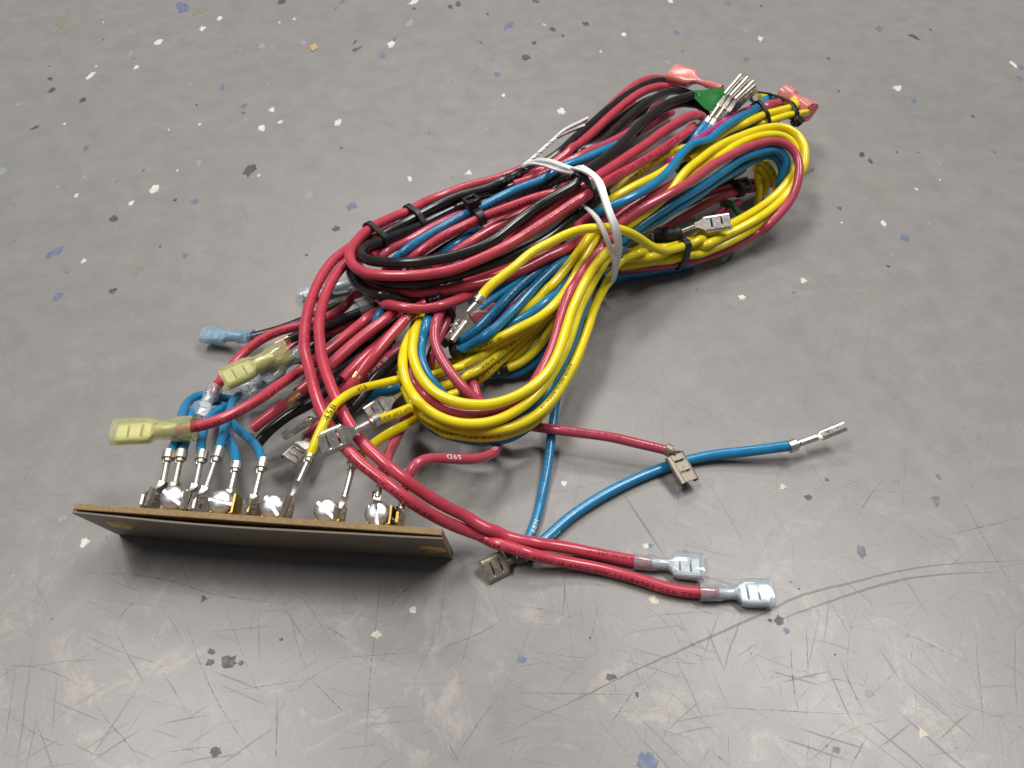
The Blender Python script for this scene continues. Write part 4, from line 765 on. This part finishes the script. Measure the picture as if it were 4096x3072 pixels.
# ------------------------------------------------------------------ bare spade terminals on loose wires
term_at('Y2', 1, P('B 400,965,40'), P('B 140,1075,39'), TOCAM(P('B 300,1020,39')) + np.array([0.1, 0, 0.1]), 7.2, 'tin')
term_at('LH13', 1, P('A 1890,1060,9'), P('A 1765,1175,12'), unit((0.1, -0.5, 1)), 6.6, 'tin')
term_at('YW', 0, P('K 470,690,35'), P('K 250,975,31'), unit((-0.75, -0.3, 0.6)), 5.0, 'tin', 1.1)
term_at('P7', 1, P('F 1110,300,8'), P('F 1195,445,6'), unit((0.45, -.75, .50)), 7.0, 'taupe', 1.35, neck=0.05)
term_at('BR1', 1, P('F 170,905,4'), P('F 60,960,4'), unit((-.3, -.7, .65)), 7.6, 'taupe', 1.4, neck=.05)
term_at('BR2', 1, P('F 1890,205,8'), P('F 2050,140,11'), unit((0, -.4, 1)), 2.9, 'tin', 1.2, neck=.2)
# silver barrel and spade lying among the cut ends
def loose(name, spec_w, spec_n, spec_t, nrm, wd, label, mat='tin', r=1.4, roll_r=None, group=None):
    W, Nn, T = P(spec_w), P(spec_n), P(spec_t); g = G(); g.frame(W, Nn - W, nrm); crimp(g, np.linalg.norm(Nn - W), r)
    g.frame(Nn - unit(T - Nn) * .6, T - Nn, nrm); female(g, np.linalg.norm(T - Nn) + .6, wd, .45, .3, roll_r)
    return link(name, g.mesh(name, M[mat]), None, label, 'terminal', group)
loose('crimp_terminal', 'B 800,660,17', 'B 680,735,22', 'B 500,850,20', unit((-.2, -.6, .7)), 6.6, 'bare spade terminal half under the yellow 45B wire')
loose('crimp_terminal', 'J 760,740,20', 'J 960,660,22', 'J 1310,605,23', unit((.05, -.55, .8)), 6.6, 'bare spade terminal inside the far right turn, beside black tape')
loose('crimp_terminal', 'J 640,770,14', 'J 560,780,14', 'J 450,830,13', unit((.2, -.5, .8)), 6, 'small bare terminal behind the black tape in the far right turn')
g = G(); a, b = P('A 1725,1005,12'), P('A 1925,885,17'); q = resample(np.array([a, (a + b) / 2, b]), 1); 
g.tube(q, 1.55, 16, caps=False); g.tube(q[::-1], 1.25, 16, caps=False); g.frame(b, b - a, (0, 0, 1)); crimp(g, 5.5, 1.2); g.frame(q[1], b - a, (0, 0, 1)); g.box(1.5, 10, -.7, .7, 1.35, 1.75)
link('pin_terminal', g.mesh('pin_terminal', M['tin']), None, 'hollow silver barrel terminal beside the black wire', 'terminal')
for i, (ou, ov, hh) in enumerate(((-30, 0, 38), (40, 30, 39.5), (105, 70, 40.5))):
    key = ('Bq1', 'Bq2', 'Bq3')[i]; d = BY[key]
    term_at(key, 1, P('I %d,%d,%f' % (700 + ou, 430 + ov, hh)), P('I %d,%d,%f' % (1010 + ou + i * 18, 70 + ov + i * 8, hh + 6)), unit((0.95, -.35, -.12)), 6.6, 'tin_dull', 1.0)
loose('crimp_terminal', 'I 800,560,35', 'I 880,480,38', 'I 1200,200,46', unit((.9, -.5, .1)), 6.6, 'outermost bare spade of the row pointing away from the green tape', 'tin_dull', 1.2, 1.0)

# ------------------------------------------------------------------ insulated connectors
def rrect(x, a, b, n=28, pw=3.2):
    o = []
    for q in np.arange(n) / n * 2 * math.pi:
        c, s = math.cos(q), math.sin(q); o.append((x, a * math.copysign(abs(c) ** (2 / pw), c), b * math.copysign(abs(s) ** (2 / pw), s)))
    return o
def sleeve(parent, W, T, nrm, mat, wd=8.0, th=4.6, r0=2.7, name='connector_sleeve', inner=True, rear=0.30, wall=0.42, label=None, cat=None, flip=False):
    L = np.linalg.norm(T - W); g = G(); g.frame(W, T - W, nrm)
    a, c = L * rear, L * (rear + .20)
    secs = [(-.5, r0, r0, 2), (a * .9, r0, r0, 2), (a * 1.1, r0 * .80, r0 * .74, 2), (c * .97, r0 * .78, r0 * .74, 2), (c * 1.22, wd / 2, th / 2, 3.4), (L * .97, wd / 2 * 1.02, th / 2 * 1.02, 3.4), (L, wd / 2, th / 2, 3.4)]
    outer = [rrect(x, p_, q_, 44, w_) for x, p_, q_, w_ in secs]; inn = [rrect(x, p_ - wall, q_ - wall, 44, w_) for x, p_, q_, w_ in reversed(secs)]
    g.loft(outer + inn + [outer[0]], caps=False)
    o = link(name, g.mesh(name, M[mat]), parent, label, cat)
    if inner:
        g = G(); g.frame(W, T - W, nrm); rr = r0 * .55
        g.loft([[(x, rr * math.cos(q) * s, rr * math.sin(q) * s) for q in np.arange(14) / 14 * 6.283] for x, s in ((a * .7, .8), (a * .9, 1), (c * .9, 1), (c, .8))])
        g.frame(W + unit(T - W) * (c * .95), T - W, nrm); female(g, L - c * .95 - 1.2, wd * .76, .45, .18)
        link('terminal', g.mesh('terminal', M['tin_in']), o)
    return o
def on(key, end): d = BY[key]; return (d['p'][-1], d['d1'], d['o']) if end else (d['p'][0], d['d0'], d['o'])
W_, s_, o_ = on('RL1', 1); t_ = unit(BY['RL1']['p'][-1] - BY['RL1']['p'][-4])
T1 = P('F 1642,1068,2.9'); sleeve(o_, W_ - t_ * 5.5, T1, (0, 0, 1), 'sl_blue', 9.2, 5.2, 2.75)
W_, s_, o_ = on('RL2', 1); t_ = unit(W_ - BY['RL2']['p'][-4]); sleeve(o_, W_ - t_ * 5.3, P('F 1262,925,2.9'), unit((0, .1, 1)), 'sl_blue', 9.2, 5.2, 2.75)
W_, s_, o_ = on('LH5', 1); sleeve(o_, W_ + np.array([5.5, 0.6, 0.]), P('A 470,975,32') + s_, unit((0, -.15, 1)), 'sl_yellow', 8.8, 5.4, 4.3, rear=.26)
W_, s_, o_ = on('LH2', 1); sleeve(o_, W_ + unit(BY['LH2']['p'][-4] - W_) * 2, P('A 1130,258,5') + s_, unit((0, -.2, 1)), 'sl_sky', 6.8, 5.0, 2.9)
W_, s_, o_ = on('LH1', 1); sleeve(o_, W_ + unit(BY['LH1']['p'][-4] - W_) * 3, P('A 1080,870,14') + s_, unit((0, -.3, 1)), 'sl_blue', 7.4, 5.0, 2.9)
W_, s_, o_ = on('LH3', 1); sleeve(o_, P('A 1745,375,20'), P('A 1270,590,20'), unit((.1, -.2, 1)), 'sl_yellow', 8.8, 5.4, 4.2, rear=.30)
sleeve(None, P('A 1870,370,15'), P('A 1560,590,14'), unit((.1, -.2, 1)), 'sl_blue', 7.4, 5.0, 2.9, 'insulated_connector', label='pale blue insulated connector alongside the yellow one', cat='connector')
sleeve(None, P('A 1680,560,9'), P('A 1360,720,9'), unit((.1, -.2, 1)), 'sl_blue', 7.4, 5.0, 2.9, 'insulated_connector', label='pale blue insulated connector below the other two, open end towards the blue wires', cat='connector')
sleeve(None, P('C 640,1090,19'), P('C 425,1170,20'), unit((.1, -.4, 1)), 'sl_blue', 7.2, 5.0, 2.8, 'insulated_connector', label='clear insulated connector poking out under the thick coil', cat='connector')
sleeve(None, P('C 480,960,5'), P('C 5,1060,3'), unit((0, -.1, 1)), 'sl_blue', 6.4, 4.6, 3.1, 'insulated_connector', label='clear insulated connector on the floor behind the red pair', cat='connector')
sleeve(None, P('D 1260,285,30'), P('D 900,165,26'), unit((.1, -.5, .8)), 'sl_red', 10.5, 5.5, 2.0, 'insulated_connector', label='clear red insulated connector sticking out beyond the green tape', cat='connector')
W_, s_, o_ = on('Ym2', 1); sleeve(o_, P('I 1560,260,26'), P('I 1930,520,24'), unit((.7, -.5, .4)), 'sl_red', 12.0, 10.0, 5.0, rear=.34)
sleeve(None, P('K 780,640,12'), P('K 540,790,10'), unit((.1, -.3, 1)), 'sl_red', 7.4, 4.4, 2.4, 'insulated_connector', label='clear red insulated connector under the blue strands below the coil', cat='connector')
g = G(); a, b = P('I 1840,1360,20'), P('I 1960,1310,19'); g.tube(resample(np.array([a, (a + b) / 2, b]), .8), 1.35, 14)
link('terminal', g.mesh('terminal', M['tin']), BY['YR1']['o'])
# bare copper strands
def strands(parent, a, b, r, n=9, splay=.25, name='copper_strands'):
    g = G(); ax = unit(b - a); u = unit(np.cross(ax, (0, .3, 1))); v = np.cross(ax, u)
    for i in range(n):
        q = i * 2.4; rr = r * math.sqrt((i + .5) / n); m = []
        for k in range(5):
            s = k / 4; an = q + s * .9; m.append(a + (b - a) * s + (u * math.cos(an) + v * math.sin(an)) * rr * (1 + splay * s))
        g.tube(np.array(m), r * .30, 6)
    return link(name, g.mesh(name, M['copper']), parent)
d = BY['LH6']; W_ = d['p'][-1]; A2 = P('H 430,1275,19') + d['d1']; strands(d['o'], W_ - unit(A2 - W_), A2 + unit(A2 - W_), 1.25, 12, .1)
A3 = P('H 30,1575,15') + d['d1']; g = G(); g.tube(resample(np.array([A2, (A2 + A3) / 2, A3]), 1.4), 2.05, 14); link('insulation_slug', g.mesh('insulation_slug', M['red']), d['o'], 'slid-off piece of red insulation')
d = BY['LH7']; W_ = d['p'][-1]; B2 = BY['LH7b']['p'][0]; strands(d['o'], W_, B2, 1.5, 12, 0)
d = BY['LH3']; strands(d['o'], d['p'][-1] + np.array([0, 0, .5]), P('H 330,575,18') + d['d1'], 1.25, 10, .3)
d = BY['LH9']; W_ = d['p'][-1]; strands(d['o'], W_, P('A 1475,990,11') + d['d1'], .75, 7, .2); 

# ------------------------------------------------------------------ cable ties
def tie(spec, keys, wd=2.4, th=0.9, head=None, label='', group='black cable ties', headsize=1.0):
    """strap drawn tight round the named wires where they pass the photo point"""
    c0 = P(spec); cs = []; ax = None
    rr = ray(*px(spec.split()[0], *[float(q) for q in spec.split()[1].split(',')[:2]]))
    for k in keys:
        p = BY[k]['p']; q = p - CAMP; dist = np.linalg.norm(q - (q @ rr)[:, None] * rr, axis=1) + 0.15 * np.abs(p[:, 2] - c0[2]); i = int(dist.argmin()); cs.append([k, i])
        t = unit(p[min(i + 3, len(p) - 1)] - p[max(i - 3, 0)])
        ax = t if ax is None else ax + (t if np.dot(t, ax) > 0 else -t)
    ax = unit(ax); c0 = np.mean([BY[k]['p'][i] for k, i in cs], axis=0); up = unit(np.array([0, 0, 1.]) - ax * ax[2]); sd = np.cross(ax, up); circ = []
    for k, i in cs:
        p = BY[k]['p']; lo, hi = max(0, i - 12), min(len(p), i + 13); j = lo + int(np.abs((p[lo:hi] - c0) @ ax).argmin()); o = p[j] - c0
        circ.append((np.dot(o, sd), np.dot(o, up), BY[k]['r'] + .12))
    circ = np.array(circ); n = 64; g = G(); rings = []
    def sup(q):
        nn = np.array([math.cos(q), math.sin(q)]); i = int((circ[:, :2] @ nn + circ[:, 2]).argmax()); return circ[i, :2] + circ[i, 2] * nn, nn
    loop = [sup(i / n * 6.28318) for i in range(n)]; pp = np.array([l[0] for l in loop]); L = np.concatenate([[0], np.cumsum(np.linalg.norm(np.diff(np.vstack([pp, pp[:1]]), axis=0), axis=1))])
    m = 56; sq = np.linspace(0, L[-1], m, endpoint=False); ppc = np.vstack([pp, pp[:1]]); nc = np.vstack([[l[1] for l in loop], [loop[0][1]]])
    for s_ in sq:
        q2 = np.array([np.interp(s_, L, ppc[:, k]) for k in (0, 1)]); n2 = unit(np.array([np.interp(s_, L, nc[:, k]) for k in (0, 1)]))
        nn = sd * n2[0] + up * n2[1]; pc = c0 + sd * q2[0] + up * q2[1] + nn * th * .5; h = wd / 2
        rings.append([pc - ax * h, pc - ax * h * .8 + nn * th * .5, pc + ax * h * .8 + nn * th * .5, pc + ax * h, pc + ax * h * .8 - nn * th * .5, pc - ax * h * .8 - nn * th * .5])
    rings.append(rings[0]); g.loft(rings, caps=False, smooth=True)
    root = link('cable_tie', None, None, label, 'cable tie', group); root.location = tuple(c0 * MM); inv = Matrix.Translation(-Vector(tuple(c0 * MM)))
    o = link('strap', g.mesh('strap', M['nylon_black']), root); o.matrix_parent_inverse = inv
    if head is not None:
        q2, n2 = sup(math.radians(head)); nn = sd * n2[0] + up * n2[1]; pc = c0 + sd * q2[0] + up * q2[1] + nn * (th + .2)
        h = G(); h.frame(pc, ax, nn); k = 2.35 * headsize; b, t = -.5, 3.0
        h.box(-k, k, -k, -k * .5, b, t, .3); h.box(-k, k, k * .5, k, b, t, .3); h.box(-k, -k * .55, -k * .49, k * .49, b, t, .25); h.box(k * .55, k, -k * .49, k * .49, b, t, .25)
        h.box(-k * .54, k * .54, -k * .49, k * .49, b, t - 1.2, .1)
        o = link('tie_head', h.mesh('tie_head', M['nylon_black']), root); o.matrix_parent_inverse = inv
    return root
tie('C 560,635,27', ('R1', 'K2', 'K1'), wd=3.0, label='black cable tie at the left turn of the thick coil')
tie('C 855,490,25', ('R1', 'K2', 'K1'), wd=3.0, label='black cable tie holding one red and two black wires by the blue wire')
tie('C 1315,470,32', ('B1', 'R5'), head=80, wd=3.6, label='black cable tie with its square head up, on the long blue wire', headsize=1.3)
tie('C 2120,285,47', ('R1', 'R2', 'K1'), wd=3.6, label='broad black cable tie right beside the white twist tie')
tie('J 825,950,13', ('YR1', 'YR2', 'Yq3', 'PR1', 'YW'), wd=3.4, label='black cable tie round the yellow wires of the far right turn')
tie('I 1290,560,33', ('Ym1', 'Ym2', 'Pm1', 'Bm1'), wd=2.2, label='small black strap by the row of crimped spades', group='small far straps')
tie('I 1540,480,31', ('Ym1', 'Ym2', 'Pm1', 'Bm2', 'Ym3'), wd=2.8, head=-25, label='small black strap with its head near the clear red connector', group='small far straps')
tie('K 350,1060,16', ('Bk1', 'Bk2'), wd=4.2, head=100, label='black cable tie where two blue wires start below the coil', headsize=1.5)
tie('J 1375,290,12', ('Rq1', 'Rq2'), wd=3.8, head=75, label='black cable tie inside the far right turn, head upright', headsize=1.4)
tie('F 278,850,2.2', ('BR1', 'BR2'), wd=3.6, th=.8, head=8, headsize=.8, label='black cable tie joining the blue wires on the floor')
tie('K 880,1290,7', ('Ye', 'Yf'), wd=3.4, label='black cable tie low under the near loop')
tie('B 1075,90,25', ('PL3', 'PL4'), wd=3.4, head=60, label='black cable tie under the lowest red wire of the thick coil')

# ------------------------------------------------------------------ tape
def sheet(name, A, B, mat, label, cat, th=.25, n=8, bulge=0.0):
    A = resample(pts(A), 1.2); B = resample(pts(B), 1.2); m = 24; ia = np.linspace(0, len(A) - 1, m); ib = np.linspace(0, len(B) - 1, m)
    A = np.stack([np.interp(ia, np.arange(len(A)), A[:, k]) for k in range(3)], 1); B = np.stack([np.interp(ib, np.arange(len(B)), B[:, k]) for k in range(3)], 1)
    grid = np.array([[A[i] * (1 - j / n) + B[i] * (j / n) for j in range(n + 1)] for i in range(m)])
    du = np.gradient(grid, axis=0); dv = np.gradient(grid, axis=1); nn = np.cross(du, dv); nn /= np.linalg.norm(nn, axis=2)[..., None] + 1e-9
    if nn[m // 2, n // 2] @ TOCAM(grid[m // 2, n // 2]) < 0: nn = -nn
    s = np.sin(np.linspace(0, math.pi, n + 1))[None, :, None] * bulge + 0.12 * np.sin(np.linspace(0, 9, m))[:, None, None]
    top = grid + nn * (s + th / 2); bot = grid + nn * (s - th / 2); g = G(); V = np.vstack([top.reshape(-1, 3), bot.reshape(-1, 3)]); k = n + 1; N = m * k; F = []
    for i in range(m - 1):
        for j in range(n): a = i * k + j; F.append((a, a + 1, a + k + 1, a + k)); F.append((N + a, N + a + k, N + a + k + 1, N + a + 1))
    for i in range(m - 1):
        for j in (0, n): a = i * k + j; F.append((a, a + k, N + a + k, N + a))
    for j in range(n):
        for i in (0, m - 1): a = i * k + j; F.append((a, a + 1, N + a + 1, N + a))
    g.add(V, F, True); me = g.mesh(name, M[mat]); return link(name, me, None, label, cat)
sheet('green_tape', 'I 300,215,33 450,210,34 600,185,35 745,180,34', 'I 340,320,38 430,420,37 540,505,36 640,430,35 735,330,34', 'tape_green', 'flap of green tape at the end of the topmost black wire', 'tape', bulge=1.0)
sheet('green_tape', 'D 1035,330,35 1060,310,37 1085,320,38 1095,350,37', 'D 1060,310,36 1085,300,37 1105,330,38 1110,365,36', 'tape_green', 'narrow green band gripping the topmost black wire', 'tape')
sheet('green_tape', 'I 330,720,30 430,650,32 520,590,33', 'I 350,800,27 440,730,29 540,640,31', 'tape_green', 'sliver of green tape under the blue wires of the crimped spades', 'tape')
sheet('green_tape', 'J 1200,420,6 1290,395,12 1360,450,13 1430,560,9', 'J 1250,500,3 1300,480,8 1350,530,10 1390,600,6', 'tape_green', 'curled green tape inside the far right turn', 'tape', bulge=.6)
sheet('green_tape', 'J 1100,290,14 1300,200,16 1480,70,17', 'J 1080,330,10 1280,240,12 1470,110,13', 'tape_green', 'strip of green tape below the dark blue wires', 'tape')
sheet('green_tape', 'J 1230,1005,5 1290,970,5 1330,930,5', 'J 1250,1035,.5 1290,1000,.5 1330,960,.5', 'tape_green', 'scrap of green tape on the floor by the far right turn', 'tape')
g = G(); q = resample(pts('J 570,765,17 690,755,19 800,740,19'), 1.2); g.tube(q, 3.5 + .3 * np.sin(np.arange(len(q)) * 1.9), 18); link('black_tape_wrap', g.mesh('black_tape_wrap', M['tape_black']), None, 'thick wrap of black tape above the strapped yellow wires', 'tape')

# ------------------------------------------------------------------ white twist tie
tt = link('twist_tie', None, None, 'white plastic twist tie cinched round the middle of the bundle', 'twist tie')
axis_p = P('D 360,1200,18')
tt.location = tuple(axis_p * MM); inv = Matrix.Translation(-Vector(tuple(axis_p * MM))); AXD = unit(P('D 700,950,18') - axis_p)
def ribbon(name, spec, wd, th, phase=None, turns=0):
    p = resample(pts(spec), 1.0); nn = []
    for i, c in enumerate(p):
        o = c - axis_p; o -= AXD * np.dot(o, AXD); nn.append(unit(o))
    t = np.gradient(p, axis=0); t /= np.linalg.norm(t, axis=1)[:, None]; g = G(); rings = []
    for i, c in enumerate(p):
        n_ = unit(nn[i] - t[i] * np.dot(nn[i], t[i])); s = np.cross(t[i], n_)
        if turns:
            a = turns * 6.283 * i / len(p) + (phase or 0); n_, s = n_ * math.cos(a) + s * math.sin(a), s * math.cos(a) - n_ * math.sin(a)
        h = wd / 2; k = th / 2   # flat strip with a bead along the middle and both rims
        rings.append([c + s * h, c + s * h * .85 + n_ * k, c + s * h * .45 + n_ * k * .55, c + n_ * k * 1.2, c - s * h * .45 + n_ * k * .55, c - s * h * .85 + n_ * k, c - s * h, c - s * h * .8 - n_ * k, c + s * h * .8 - n_ * k])
    g.loft(rings); o = link(name, g.mesh(name, M['tie_white']), tt); o.matrix_parent_inverse = inv
ribbon('strip', 'C 1640,120,30 1740,78,36 1850,85,42 1960,125,47 2080,160,51 D 210,855,54 300,905,55 370,975,55 405,1080,54 445,1200,52 490,1300,48 512,1400,42 512,1500,34 490,1600,25 K 2090,320,16 2030,410,9 1955,475,3', 2.4, 1.1)
ribbon('strip', 'C 1650,125,31 1700,100,34 1800,110,39 1900,145,44 2050,170,50 D 160,870,53 250,890,55 330,945,56 378,1050,55 425,1190,53 462,1290,50 487,1400,44 495,1500,36 475,1590,27 K 2060,320,17 2000,410,9 1945,475,3', 2.2, 1.0)
ribbon('strip', 'D 250,1150,42 300,1190,47 360,1262,48 402,1350,46 440,1450,41 475,1560,33 K 2070,300,22 2030,400,12', 2.3, 1.0)
ribbon('twisted_tail', 'C 1640,125,29 1700,75,31 1780,5,32 D 60,632,32', 1.7, 1.2, 0, 3)
ribbon('twisted_tail', 'C 1640,125,30 1710,68,32 1785,0,33 D 62,630,33', 1.7, 1.2, 1.6, 3)
ribbon('tail', 'D 50,640,33 90,605,33 150,570,33 210,542,32 275,510,31', 2.6, 1.0)
ribbon('tail', 'D 45,650,32 90,625,32 170,590,31 250,560,30', 2.0, 1.0)
